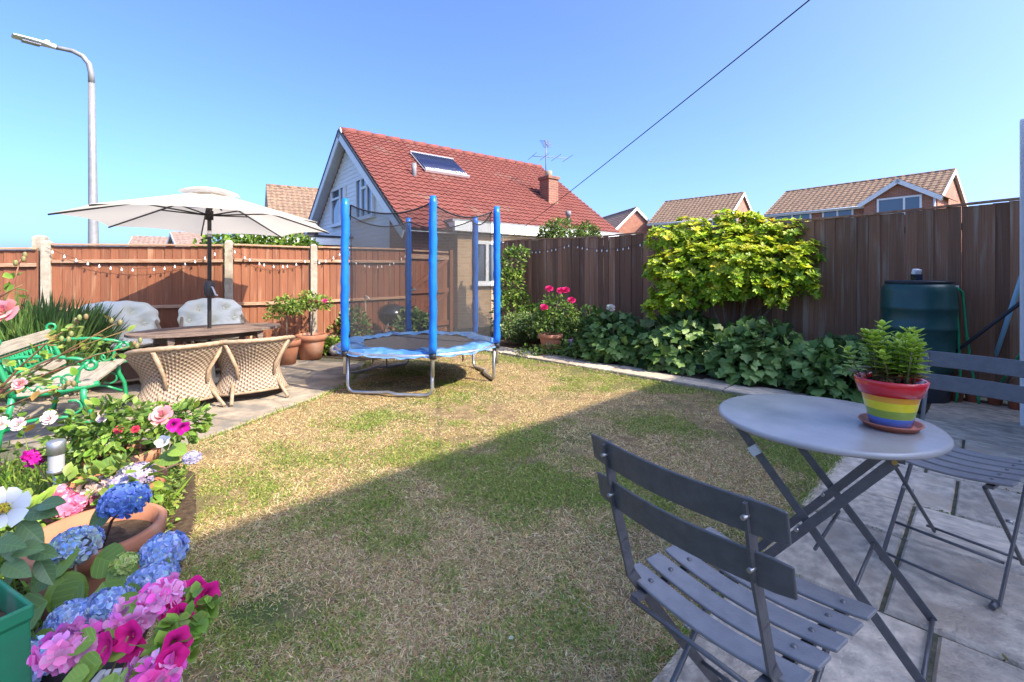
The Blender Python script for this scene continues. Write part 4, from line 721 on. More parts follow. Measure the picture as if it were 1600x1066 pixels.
# ------------------------------------------------------------------ parasol, table, wicker chairs, cushioned chairs
PC = Vector((-3.4, 5.25, 0))
def parasol():
    t = thing('parasol', 'large cream octagonal parasol on a dark crank pole through the table', 'parasol', PC); R0, zr, zt = 1.30, 1.82, 2.20; a0 = math.radians(-8)
    tilt = Matrix.Rotation(R(-1.5), 3, 'X'); tc = Vector((0, 0, 1.9))
    def T(v): return tilt @ (Vector(v) - tc) + tc
    V8 = [T((math.cos(a0 + k * math.pi / 4) * R0, math.sin(a0 + k * math.pi / 4) * R0, zr)) for k in range(8)]
    ap = T((0, 0, zt)); b = MB()
    for k in range(8):
        p, q = V8[k], V8[(k + 1) % 8]
        def fn(i, j):
            e = p + (q - p) * i; m = e - (e - ap) * 0; s = 4 * i * (1 - i); pull = 1 - .055 * s * j; v = ap + (e - ap) * (.10 + .90 * j) ; v = ap + (v - ap) * pull; v = Vector(v); v.z -= .028 * s * math.sin(math.pi * min(1, j)) ; return v
        b.grid(fn, 8, 8)
    b.build('canopy', MT['canvas'], t)
    b = MB()
    for k in range(8):
        a1, a2 = a0 + k * math.pi / 4, a0 + (k + 1) * math.pi / 4
        def fv(i, j): a = a1 + (a2 - a1) * i; rr = .30 * j * (1 - .06 * 4 * i * (1 - i)); return T((math.cos(a) * rr, math.sin(a) * rr, zt + .030 - .075 * j ** 2 + .018 * 4 * i * (1 - i) * j))
        b.grid(fv, 6, 5)
    b.build('vent_flap', MT['canvas'], t)
    hub = T((0, 0, zt - .28)); tophub = T((0, 0, zt - .03))
    for k in range(8):
        tip = V8[k] + Vector((0, 0, -.012)); b = MB(); b.tube([tophub, tip], .0085, 6); rb = b.build('rib', MT['darkmetal'], t)
        m = tophub + (tip - tophub) * .48; b = MB(); b.tube([hub, m], .008, 6); b.build('strut', MT['darkmetal'], rb)
    b = MB(); b.tube([hub - Vector((0, 0, .05)), hub + Vector((0, 0, .05))], .04, 12); b.build('hub', MT['black'], t)
    b = MB(); b.tube([(0, 0, .02), (0, 0, 1.95), tophub], .021, 12); b.build('pole', MT['darkmetal'], t)
    b = MB(); b.tube([(0, 0, 1.68), (0, 0, 1.75)], .0225, 12); b.build('pole_band', MT['alu'], t)
    b = MB(); b.lathe([(.0, 1.0), (.03, 1.0), (.05, 1.03), (.055, 1.1), (.05, 1.16), (.028, 1.19), (0, 1.19)], (0, 0, 0), 14); cb = b.build('crank_box', MT['darkmetal'], t)
    b = MB(); d = Vector((.8, -.6, 0)); b.tube([d * .04 + Vector((0, 0, 1.12)), d * .09 + Vector((0, 0, 1.11)), d * .17 + Vector((0, 0, 1.03)), d * .21 + Vector((0, 0, 1.03))], .009, 8); b.build('crank_handle', MT['alu'], cb)
    b = MB(); b.lathe([(0, 0), (.24, 0), (.25, .03), (.22, .06), (.06, .09), (.05, .22), (0, .22)], (0, 0, .008), 20); b.build('base', MT['darkmetal'], t)
parasol()
def oval_table():
    d = Vector((.675, .737, 0)); t = thing('oval_table', 'oval dark weathered wooden table under the parasol', 'table', PC, math.atan2(d.y, d.x)); z = .65
    n = 9; hw = .44; L = .74; ex = lambda y: L * math.sqrt(max(0, 1 - (abs(y) / hw) ** 2.4))
    for i in range(n):
        y0 = -hw + 2 * hw * i / n + .002; y1 = -hw + 2 * hw * (i + 1) / n - .002; k = 7; top = []
        ys = [y0 + (y1 - y0) * j / k for j in range(k + 1)]; poly = [(max(.03, ex(y)), y) for y in ys] + [(-max(.03, ex(y)), y) for y in reversed(ys)]
        b = MB(); b.prism(poly, z - .028, z + random.uniform(-.001, .001)); b.build('plank', MT['dwood'], t)
    b = MB(); b.box((0, 0, z - .075), (1.0, .06, .09)); b.build('under_beam', MT['dwood'], t)
    for s in (-1, 1): b = MB(); b.box((s * .42, 0, z - .065), (.06, .66, .07)); b.build('apron', MT['dwood'], t)
    for sx in (-1, 1):
        for sy in (-1, 1): b = MB(); b.bar((sx * .42, sy * .30, z - .04), (sx * .45, sy * .32, .006), .05, .05, up=(1, 0, 0)); b.build('leg', MT['dwood'], t)
oval_table()
def setuv(o, uv):
    a = o.data.attributes.new('uvw', 'FLOAT_VECTOR', 'POINT'); a.data.foreach_set('vector', np.asarray(uv, float).reshape(-1))
def wicker_chair(loc, ang, label):
    """back towards local -y, seat opens to +y"""
    t = thing('wicker_chair', label, 'chair', loc, ang, 'wicker chairs in front of the table'); nu, nv = 220, 22; vs = []; uv = []
    def prof(k): return .345 - .105 * math.sin(math.pi * min(1, .06 + k * .94)) ** 1.4 + .03 * k
    def pt(i, k, off=0):
        th = math.radians(-90 - 112 + 224 * i); rr = prof(k) + off; z = .045 + .555 * k - .05 * (1 - k) * math.cos(math.radians(224 * (i - .5))) * -1 - .10 * k * abs(2 * i - 1) ** 3
        return Vector((math.cos(th) * rr * 1.04, math.sin(th) * rr * .95 - .05 * k, z))
    b = MB(); rib = 44
    for j in range(nv + 1):
        for i in range(nu + 1):
            k = j / nv; off = .0055 * math.cos(2 * math.pi * rib * i / nu * 1.0) ; vs.append(pt(i / nu, k, off)); uv.append((i / nu * 44 * 6.283 / 73.3 / 2, k * .9, 0))
    m = nu + 1; b.add(vs, [(j * m + i, j * m + i + 1, (j + 1) * m + i + 1, (j + 1) * m + i) for j in range(nv) for i in range(nu)], True)
    o = b.build('woven_back', MT['wicker'], t); setuv(o, uv); md = o.modifiers.new('solid', 'SOLIDIFY'); md.thickness = .012; md.offset = -1
    b = MB(); b.tube([pt(i / 40, 1) + Vector((0, 0, .006)) for i in range(41)], [.020 + .003 * (i % 2) for i in range(41)], 8); b.build('rim', MT['rattan'], t)
    b = MB(); b.tube([pt(i / 40, 0) for i in range(41)], .013, 6); b.build('lower_rim', MT['rattan'], t)
    b = MB(); b.lathe([(0, .34), (.25, .34), (.27, .32), (.27, .27), (0, .27)], (0, .02, 0), 24); b.build('seat', MT['wicker'], t)
    for i in (.30, .70): b = MB(); b.tube([pt(i, .97, .012), pt(i + (.03 if i < .5 else -.03), .5, .02), pt(i + (.05 if i < .5 else -.05), .28, .014)], [.019, .018, .013], 8); b.build('back_support', MT['rattan'], t)
    for sx, sy in ((-1, -1), (1, -1), (-1, 1), (1, 1)): b = MB(); b.tube([(sx * .19, sy * .16, .20), (sx * .25, sy * .30 - (.10 if sy < 0 else 0), .014)], [.018, .016], 8); b.build('leg', MT['rattan'], t)
    return t
fc = math.atan2(.675, -.737) - math.pi / 2
wicker_chair((-3.17, 4.42, .008), fc + .12, 'wicker tub chair seen from behind, nearer the green bench')
wicker_chair((-2.72, 4.86, .008), fc - .10, 'wicker tub chair seen from behind, nearer the potted plants')
def cushion_mesh(w, h, th, buttons, scal=7, flat=.0):
    """cushion in local xz plane, facing -y"""
    n, m = 44, 40; b = MB()
    def fn(side):
        def g(i, j):
            u, v = 2 * i - 1, 2 * j - 1; e = 2.8; rr = (abs(u) ** e + abs(v) ** e) ** (1 / e); a = math.atan2(v, u)
            q = max(abs(u), abs(v)); s = q / rr if rr > 1e-6 else 1; x, z = u * s, v * s; r = q; x *= w / 2 * (1 + .018 * math.cos(a * scal * 2)); z *= h / 2 * (1 + .018 * math.cos(a * scal * 2))
            y = th / 2 * max(0, 1 - r ** 2.4) ** .55
            for bx, bz in buttons: d2 = ((x - bx) ** 2 + (z - bz) ** 2); y -= .60 * th / 2 * math.exp(-d2 / .0016) + .42 * th / 2 * math.exp(-d2 / .010)
            y += .07 * th * math.sin(a * scal * 2 + .6) * r * (1 - r)
            return Vector((x, side * y, z))
        return g
    b.grid(fn(-1), n, m); b.grid(fn(1), n, m); return b
def cushioned_chair(loc, ang, label, w=.92, h=.52):
    """faces local -y"""
    t = thing('rattan_armchair', label, 'chair', loc, ang, 'cushioned rattan armchairs behind the table')
    b = MB(); vs = []; uv = []; nu = 80
    for z in (.05, .36):
        for i in range(nu + 1): a = 2 * math.pi * i / nu; rr = 1 / (abs(math.cos(a)) ** 4 + abs(math.sin(a)) ** 4) ** .25; vs.append((math.cos(a) * rr * w * .42, math.sin(a) * rr * .34, z)); uv.append((i / nu * 22, z * 3, 0))
    m = nu + 1; b.add(vs, [(i, i + 1, m + i + 1, m + i) for i in range(nu)], True); o = b.build('woven_base', MT['dwicker'], t); setuv(o, uv)
    for z in (.06, .36): b = MB(); b.tube([(math.cos(2 * math.pi * i / 40) * w * .425 / (abs(math.cos(2 * math.pi * i / 40)) ** 4 + abs(math.sin(2 * math.pi * i / 40)) ** 4) ** .25, math.sin(2 * math.pi * i / 40) * .345 / (abs(math.cos(2 * math.pi * i / 40)) ** 4 + abs(math.sin(2 * math.pi * i / 40)) ** 4) ** .25, z) for i in range(40)], .016, 7, closed=True); b.build('base_rail', MT['rattan'], t)
    for sx in (-1, 1):
        for sy in (-1, 1): b = MB(); b.tube([(sx * w * .38, sy * .29, .005), (sx * w * .38, sy * .29, .37)], .022, 8); b.build('leg', MT['rattan'], t)
    # rattan hoop carrying the back cushion
    pts = [Vector((-w * .46, -.16, .50)), Vector((-w * .49, .10, .58)), Vector((-w * .42, .30, .74)), Vector((-w * .2, .37, .82)), Vector((w * .2, .37, .82)), Vector((w * .42, .30, .74)), Vector((w * .49, .10, .58)), Vector((w * .46, -.16, .50))]
    b = MB(); b.tube(pts, .020, 8); b.build('back_hoop', MT['rattan'], t)
    for sx in (-1, 1): b = MB(); b.tube([(sx * w * .46, -.16, .50), (sx * w * .40, -.26, .36)], .019, 8); b.build('arm_strut', MT['rattan'], t); b = MB(); b.tube([(sx * w * .36, .34, .77), (sx * w * .36, .30, .36)], .019, 8); b.build('back_strut', MT['rattan'], t)
    b = cushion_mesh(w * .86, .64, .17, [(-.16, -.1), (.16, -.1), (-.16, .13), (.16, .13)]); M = Matrix.Translation((0, -.02, .44)) @ Matrix.Rotation(R(88), 4, 'X'); b.v = [tuple(M @ Vector(q)) for q in b.v]; b.build('seat_cushion', MT['cushion'], t)
    b = cushion_mesh(w * .98, h, .30, [(-.26, -.02), (0, -.06), (.26, -.02), (-.15, .12), (.15, .12)]); M = Matrix.Translation((0, .25, .665)) @ Matrix.Rotation(R(-14), 4, 'X'); b.v = [tuple(M @ Vector(q)) for q in b.v]; b.build('back_cushion', MT['cushion'], t)
    return t
cushioned_chair((-4.60, 5.42, .008), math.atan2(.70, .72) - .10, 'sage cushioned rattan armchair beside the dark spiky bush', w=.84, h=.54)
cushioned_chair((-3.88, 6.16, .008), math.atan2(.70, .72) + .05, 'sage cushioned rattan armchair right behind the parasol pole', w=.78, h=.54)

# ------------------------------------------------------------------ bistro table and chairs
def bistro_table():
    c = Vector((1.17, 1.76, .008)); t = thing('bistro_table', 'round grey metal folding bistro table on the stone patio', 'table', c, math.atan2(PB.y, PB.x)); r = .36; z = .70
    b = MB(); b.lathe([(0, z - .008), (r - .02, z - .008), (r - .006, z - .012), (r, z - .006), (r, z + .003), (r - .004, z + .008), (r - .012, z + .009), (0, z + .009)], (0, 0, -.004), 72); b.build('table_top', MT['bistrotop'], t)
    for k, y in enumerate((-.20, .17)):
        for s in (-1, 1):
            yy = y + (.006 if s < 0 else -.006) * 1.2; b = MB(); b.bar((s * .235, yy, z - .035), (-s * .30, yy, .004), .006, .030, up=(0, 0, 1), over=0); lg = b.build('leg', MT['bistro'], t, bevel=.0015)
            b = MB(); b.box((s * .235, yy, z - .022), (.05, .012, .03)); b.build('bracket', MT['bistro'], lg)
            for kx in (.235 * s,): b = MB(); b.tube([(kx, yy - .012, z - .036), (kx, yy + .012, z - .036)], .008, 8); b.build('bolt', MT['brass'] if k == 0 and s > 0 else MT['rivet'], lg)
        b = MB(); b.tube([(-.033, y - .02, .352), (-.033, y + .02, .352)], .007, 8); b.build('pivot_rivet', MT['rivet'], t)
    for x, zz in ((.13, .215), (-.20, .215), (.02, .30)): b = MB(); b.tube([(x, -.20, zz), (x, .17, zz)], .006, 6); b.build('crossbar', MT['bistro'], t)
    for s in (-1, 1): b = MB(); b.tube([(s * .298, -.20, .012), (s * .298, .17, .012)], .007, 6); b.build('foot_bar', MT['bistro'], t)
    b = MB(); p = Vector((-.235, -.2, z - .035)); q = Vector((.30, -.2, .004)); m = p + (q - p) * .115; b.bar(m - (q - p).normalized() * .017, m + (q - p).normalized() * .017, .016, .034); b.build('tape_band', MT['tape'], t)
bistro_table()
def bistro_chair(loc, ang, label, sc=1.0):
    """local x across the slats, +y towards the front of the seat"""
    t = thing('bistro_chair', label, 'chair', loc, ang, 'folding bistro chairs'); t.scale = (sc, sc, sc); w = .42; zs = .45
    n = 5; d = .36
    def slat(y0, dep, name='seat_slat'):
        b = MB(); k = 14; th = .009; vs = []
        for i in range(k + 1):
            u = i / k; x = -w / 2 + w * u; z = zs - .022 * math.sin(math.pi * u); e = .004 if i in (0, k) else 0
            vs += [(x, y0 + e, z), (x, y0 + dep - e, z), (x, y0 + dep - e, z - th), (x, y0 + e, z - th)]
        fs = [(4 * i + a, 4 * i + (a + 1) % 4, 4 * i + 4 + (a + 1) % 4, 4 * i + 4 + a) for i in range(k) for a in range(4)] + [(3, 2, 1, 0), (4 * k, 4 * k + 1, 4 * k + 2, 4 * k + 3)]
        fs = [tuple(reversed(f)) for f in fs]
        b.add(vs, fs); o = b.build(name, MT['seatlit'], t, bevel=.003)
        for x in (-w * .36, w * .36): b = MB(); b.lathe([(0, .004), (.005, .003), (.007, 0)], (x, y0 + dep / 2, zs - .022 * math.sin(math.pi * (x / w + .5)) + .0005), 10); b.build('rivet', MT['bistro'], o)
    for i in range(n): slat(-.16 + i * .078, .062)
    for x in (-w * .36, w * .36): b = MB(); b.bar((x, -.19, zs - .030), (x, .215, zs - .030), .022, .010); b.build('seat_rail', MT['bistro'], t)
    # uprights: flat bars from the back, past the seat, to the front feet
    for s in (-1, 1):
        x = s * (w * .36 + .020); b = MB()
        pts = [Vector((x, -.262, .805)), Vector((x, -.235, .66)), Vector((x, -.205, .56)), Vector((x, -.18, .47)), Vector((x, -.05, .30)), Vector((x, .19, .012))]
        for p, q in zip(pts, pts[1:]): b.bar(p, q, .0065, .026, up=(0, -1, 0) if abs((q - p).y) < abs((q - p).z) else (0, 0, 1), over=.002)
        b.build('upright', MT['bistro'], t)
        b = MB(); xi = s * (w * .36 - .014); b.tube([(xi, .20, zs - .04), (xi, .02, .24), (xi, -.20, .03), (xi, -.215, .012)], .0075, 8); b.build('leg', MT['bistro'], t)
        b = MB(); b.tube([(x - s * .01, .185, .016), (x - s * .01, .225, .010)], .010, 8); b.build('foot', MT['bistro'], t)
        b = MB(); b.tube([(xi - .012, .03, .255), (xi + .03 * s, .03, .255)], .006, 8); b.build('pivot_rivet', MT['rivet'], t)
    for y, z in ((.205, .03), (-.205, .03), (-.19, zs - .035), (.10, .125)): b = MB(); b.tube([(-w * .36 - .01, y, z), (w * .36 + .01, y, z)], .0055, 6); b.build('crossbar', MT['bistro'], t)
    for z0, yb in ((.745, -.257), (.645, -.236)):
        b = MB(); k = 14; vs = []; ww = w + .05; hh = .068
        for i in range(k + 1):
            u = i / k; x = -ww / 2 + ww * u; y = yb - .030 * math.sin(math.pi * u) + .014; e = .004 if i in (0, k) else 0; sl = .012
            vs += [(x, y - sl, z0 + hh - e), (x, y - sl + .007, z0 + hh - e), (x, y + .007, z0 + e), (x, y, z0 + e)]
        fs = [(4 * i + a, 4 * i + (a + 1) % 4, 4 * i + 4 + (a + 1) % 4, 4 * i + 4 + a) for i in range(k) for a in range(4)] + [(3, 2, 1, 0), (4 * k, 4 * k + 1, 4 * k + 2, 4 * k + 3)]
        b.add(vs, fs); o = b.build('back_slat', MT['bistro'], t, bevel=.003)
        for s in (-1, 1): b = MB(); b.tube([(s * (w * .36 + .02), yb - .022, z0 + .035), (s * (w * .36 + .02), yb + .012, z0 + .035)], .0045, 8); b.build('rivet', MT['rivet'], o)
    return t
# chair 1: its rear seat corner left at pixel (982,887), facing the table along PA
bistro_chair(Vector((.555, 1.15, .008)), math.atan2(-.83, .56), 'nearer grey bistro chair with its slatted back to the viewer', 1.03)
bistro_chair(Vector((1.90, 2.00, .008)), math.atan2(-.87, .50) + math.pi, 'far grey bistro chair behind the table, cut off at the right edge', 1.07)
def pot_prof(r0, r1, h, rim=.03, th=.012):
    return [(0, 0), (r0, 0), (r0 + (r1 - r0) * .78, h * .78), (r1 + rim * .25, h * .79), (r1 + rim * .35, h), (r1 - th, h), (r1 - th * 1.3, h * .8), (r0, h * .55), (0, h * .55)]
def rainbow_pot():
    z = .7125; c = G(1391, 668, z); c.z = z; t = thing('rainbow_pot', 'glossy rainbow striped plant pot on the bistro table', 'plant pot', c + Vector((0, 0, .014)))
    zs = [0, .030, .058, .087, .108, .160]; r = lambda k: .060 + .036 * k / .16
    for nme, m, a, e, o in (('blue_band', 'bluegl', 0, 1, 0), ('green_band', 'lime', 1, 2, 0), ('yellow_band', 'yellow', 2, 3, 0), ('orange_band', 'orange', 3, 4, 0)):
        b = MB(); pr = [(r(zs[a]), zs[a]), (r(zs[e]), zs[e])]
        if a == 0: pr = [(0, 0)] + pr
        b.lathe(pr, (0, 0, 0), 40); b.build(nme, MT[m], t)
    b = MB(); b.lathe([(r(.108), .108), (r(.108) + .008, .1085), (r(.16) + .010, .157), (r(.16) + .007, .162), (r(.16) - .004, .160), (r(.14) - .006, .13)], (0, 0, 0), 40); b.build('red_rim', MT['red'], t)
    b = MB(); b.lathe([(0, .140), (.05, .146), (.086, .138)], (0, 0, 0), 24); b.build('soil', MT['soil'], t)
    s = thing('saucer', 'terracotta saucer under the rainbow pot on the bistro table', 'saucer', c)
    b = MB(); b.lathe([(0, 0), (.072, 0), (.086, .022), (.091, .024), (.092, .020), (.089, .018), (.076, .002), (.071, .010), (0, .010)], (0, 0, .001), 40); b.build('dish', MT['terrapl'], s)
    p = thing('pot_plant', 'bright green leafy plant growing in the rainbow pot', 'plant', c + Vector((0, 0, .155))); P, X, Z, S, C = [], [], [], [], []
    for k in range(22):
        a = random.uniform(0, 6.283); rr = .074 * math.sqrt(random.random()); lean = Vector((math.cos(a), math.sin(a), 0)) * (.12 + rr * 3.2); h = random.uniform(.12, .215) * (1.05 - rr * 2.5); base = Vector((math.cos(a) * rr, math.sin(a) * rr, .0))
        if k < 3: base += Vector((-.03, 0, 0)); lean += Vector((-.7, -.1, 0)); h = .12
        tip = base + Vector((lean.x * h * .5, lean.y * h * .5, h)); b = MB(); b.tube([base, base + (tip - base) * .5 + Vector((0, 0, .006)), tip], [.0028, .0024, .0015], 5); b.build('stem', MT['stem'], p)
        m = int(h / .020)
        for i in range(m):
            q = .25 + .75 * i / m; pos = base + (tip - base) * q
            for s2 in range(4): aa = s2 * 1.571 + i * .8 + random.uniform(-.3, .3); P.append(pos); up = .15 + 1.5 * max(0, q - .45); X.append((math.cos(aa), math.sin(aa), up)); Z.append((-math.cos(aa) * .4, -math.sin(aa) * .4, 1)); S.append(.034 + .018 * random.random() * (1.2 - q)); C.append(Vector((.42, .58, .06)) * random.uniform(.7, 1.2) if q > .3 else Vector((.30, .22, .06)))
    scatter('foliage', LEAF, np.array(P) + np.array(p.location), X, Z, np.stack([np.array(S), np.array(S) * .95, np.array(S)], 1), np.array([tuple(q) for q in C]), MT['leaf'], p, 'stuff', origin=p.location)
    m = 60; aa = RNG.random(m) * 6.283; rr = .075 * np.sqrt(RNG.random(m)); Pd = np.stack([np.cos(aa) * rr, np.sin(aa) * rr, RNG.random(m) * .03], 1)
    scatter('withered_leaves', LEAF, Pd + np.array(p.location), RNG.normal(size=(m, 3)), RNG.normal(size=(m, 3)), .022 + .015 * RNG.random(m), colmix(m, (.16, .08, .05), (.45, .28, .12), (.09, .05, .04)), MT['leaf'], p, 'stuff', origin=p.location)
rainbow_pot()

# ------------------------------------------------------------------ right side: water butt, hose, canes, small pots
def water_butt():
    c = Vector((4.13, 4.75, 0)); t = thing('water_butt', 'dark green barrel water butt against the brown fence', 'water butt', c); r = .30
    b = MB(); b.lathe([(.24, .0), (.26, .28), (.24, .29), (0, .29)], (0, 0, .006), 28); b.build('stand', MT['black'], t)
    pr = [(.0, .29), (.255, .29), (.275, .34), (.285, .45), (.292, .455), (.292, .48), (.284, .49), (.296, .70), (.304, .71), (.304, .74), (.295, .75), (.300, .90), (.303, .905), (.303, .94), (.297, .95), (.298, 1.08), (.290, 1.13), (.262, 1.165), (.25, 1.17), (.24, 1.15)]
    b = MB(); b.lathe(pr, (0, 0, 0), 40); b.build('barrel', MT['butt'], t)
    b = MB(); b.lathe([(.265, 1.165), (.27, 1.175), (.268, 1.19), (.22, 1.197), (0, 1.20)], (0, 0, 0), 40); b.build('lid', MT['black'], t)
    b = MB(); b.box((.18, -.20, 1.12), (.05, .04, .06)); b.build('connector', MT['alu'], t)
    s = thing('solar_lamp_top', 'little solar light standing on the water butt lid', 'solar light', c + Vector((-.06, -.05, 1.198))); b = MB(); b.box((0, 0, .03), (.07, .06, .06)); b.build('case', MT['amber'], s); b = MB(); b.box((0, 0, .085), (.06, .045, .05), Matrix.Rotation(R(20), 3, 'X')); b.build('panel', MT['white'], s)
    h = MB(); a = c + Vector((.20, -.23, 0)); pts = [a + Vector((-.035, 0, .02)), a + Vector((-.02, -.03, .3)), a + Vector((-.03, -.02, .7)), a + Vector((-.04, .0, 1.02)), a + Vector((-.015, .01, 1.13)), a + Vector((.03, .0, 1.08)), a + Vector((.045, -.02, .7)), a + Vector((.07, -.05, .35)), a + Vector((.09, -.10, .03))]
    cr = []
    for i in range(len(pts) - 1):
        for k in range(6): cr.append(pts[i].lerp(pts[i + 1], k / 6))
    cr.append(pts[-1]); h.tube(cr, .011, 8)
    cc = G(1462, 622); 
    for k in range(5): rr = .16 + .012 * k; h.tube([Vector((cc.x + math.cos(2 * math.pi * i / 28) * rr * (1 + .1 * math.sin(i + k)), cc.y + .12 + math.sin(2 * math.pi * i / 28) * rr * .8, .022 + .02 * k)) for i in range(28)], .011, 7, closed=True)
    tag(h.build('garden_hose', MT['hose']), 'green garden hose looped over the water butt and coiled beside it', 'hose')
water_butt()
for i, (x, y, r, lab) in enumerate(((1494, 628, .062, 'small terracotta plastic pot at the left end of the row by the fence'), (1519, 629, .062, 'second small terracotta plastic pot in the row by the fence'), (1555, 634, .064, 'bright small terracotta pot in the middle of the row'), (1588, 641, .066, 'small terracotta pot at the right edge of the row'))):
    p = G(x, y); t = thing('small_pot', lab, 'plant pot', (p.x, p.y, .008), 0, 'small pots by the fence'); b = MB(); b.lathe([(0, 0), (r * .72, 0), (r * .95, r * 1.5), (r * 1.08, r * 1.5), (r * 1.1, r * 2.0), (r * .98, r * 2.0), (r * .8, r * .6), (0, r * .6)], (0, 0, 0), 20); b.build('pot_body', MT['terrapl'], t); b = MB(); b.lathe([(0, r * 1.7), (r * .97, r * 1.65)], (0, 0, 0), 16); b.build('soil', MT['soil'], t)
def stick(name, lab, m, p, q, r): tag(MB().tube([p, p.lerp(q, .5), q], r, 10).build(name, m), lab, 'pole')
stick('washing_pole', 'light blue pole leaning against the white porch corner', MT['bluepole'], G(1536, 617) + Vector((0, 0, .01)), D(1599, 425, 4.12), .018)
stick('drain_pole', 'long black pole leaning across the fence by the water butt', MT['black'], G(1432, 612) + Vector((0, .1, .02)), D(1612, 460, 3.85), .015)
stick('green_cane', 'green cane leaning on the porch corner behind the far chair', MT['hose'], G(1546, 628) + Vector((0, 0, .01)), D(1606, 535, 4.0), .010)
stick('grey_rod', 'short grey metal rod leaning on the porch corner', MT['steel'], G(1560, 620) + Vector((0, 0, .01)), D(1604, 553, 4.05), .010)

# ------------------------------------------------------------------ right bed: shrubs
def lobed_bush(c, r, label, nobj, nst):
    t = thing('currant_bush', label, 'bush', (c[0], c[1], 0), 0, 'broad leaved bushes along the path'); loc = Vector(t.location)
    for k in range(9):
        a = random.uniform(0, 6.28); e = Vector((math.cos(a) * r[0] * .6, math.sin(a) * r[1] * .6, r[2] * random.uniform(.7, 1.0))); b = MB(); b.tube([(e.x * .1, e.y * .1, -.0), (e.x * .5, e.y * .5, e.z * .6), (e.x, e.y, e.z)], [.009, .007, .004], 6); b.build('stem', MT['bark'], t)
    ms = LEAFMESH['lobed']
    for k in range(nobj):
        d = Vector((random.gauss(0, 1), random.gauss(-.55, 1), abs(random.gauss(.35, .8)))).normalized(); q = random.uniform(.82, 1.05); p = Vector((d.x * r[0] * q, d.y * r[1] * q, max(.05, .06 + d.z * r[2] * q)))
        x = (Vector((d.x, d.y, -.55)) + Vector((random.gauss(0, .45), random.gauss(0, .45), random.gauss(0, .2)))); z = Vector((d.x * .6, d.y * .6 - .2, .75)) + Vector((random.gauss(0, .25), random.gauss(0, .25), 0)); s = random.uniform(.08, .135)
        inst('leaf', random.choice(ms), t, Matrix.Translation(p) @ (frame(x, z) @ Matrix.Diagonal((s, s, s))).to_4x4())
    P, Dn = in_ell(nst, (0, 0, r[2] * .35), (r[0], r[1], r[2] * .7), .35, -.5); ok = P[:, 2] > .03; P, Dn = P[ok], Dn[ok]; m = len(P)
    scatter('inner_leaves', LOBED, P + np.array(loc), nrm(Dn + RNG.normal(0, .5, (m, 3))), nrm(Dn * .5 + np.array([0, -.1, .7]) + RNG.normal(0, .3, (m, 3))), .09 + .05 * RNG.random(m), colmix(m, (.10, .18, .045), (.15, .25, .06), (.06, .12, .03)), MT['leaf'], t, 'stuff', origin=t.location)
LM = leafobj('lobed_leaf', (.13, .23, .055), (.24, .37, .09), .3, .5)
def tri_mesh(name, T, m):
    me = bpy.data.meshes.new(name); me.from_pydata([tuple(v) for v in T[0]], [], [tuple(f) for f in T[1]]); me.materials.append(m); me.update(); return me
LEAFMESH = {'lobed': [tri_mesh('leaf', ([(x, y * w, z + .05 * math.sin(5 * x + w)) for x, y, z in LOBED[0]], LOBED[1]), LM) for w in (.85, 1.0, 1.12)]}
lobed_bush((1.55, 6.95), (.52, .50, .62), 'broad leaved green bush at the far end of the path, left of the golden bush', 150, 700)
lobed_bush((2.30, 6.35), (.62, .55, .72), 'broad leaved green bush directly under the left half of the golden bush', 220, 900)
lobed_bush((2.98, 5.70), (.62, .55, .66), 'broad leaved green bush under the right half of the golden bush', 230, 900)
lobed_bush((3.50, 5.02), (.55, .50, .52), 'broad leaved green bush at the near end of the bed, beside the patio', 200, 800)
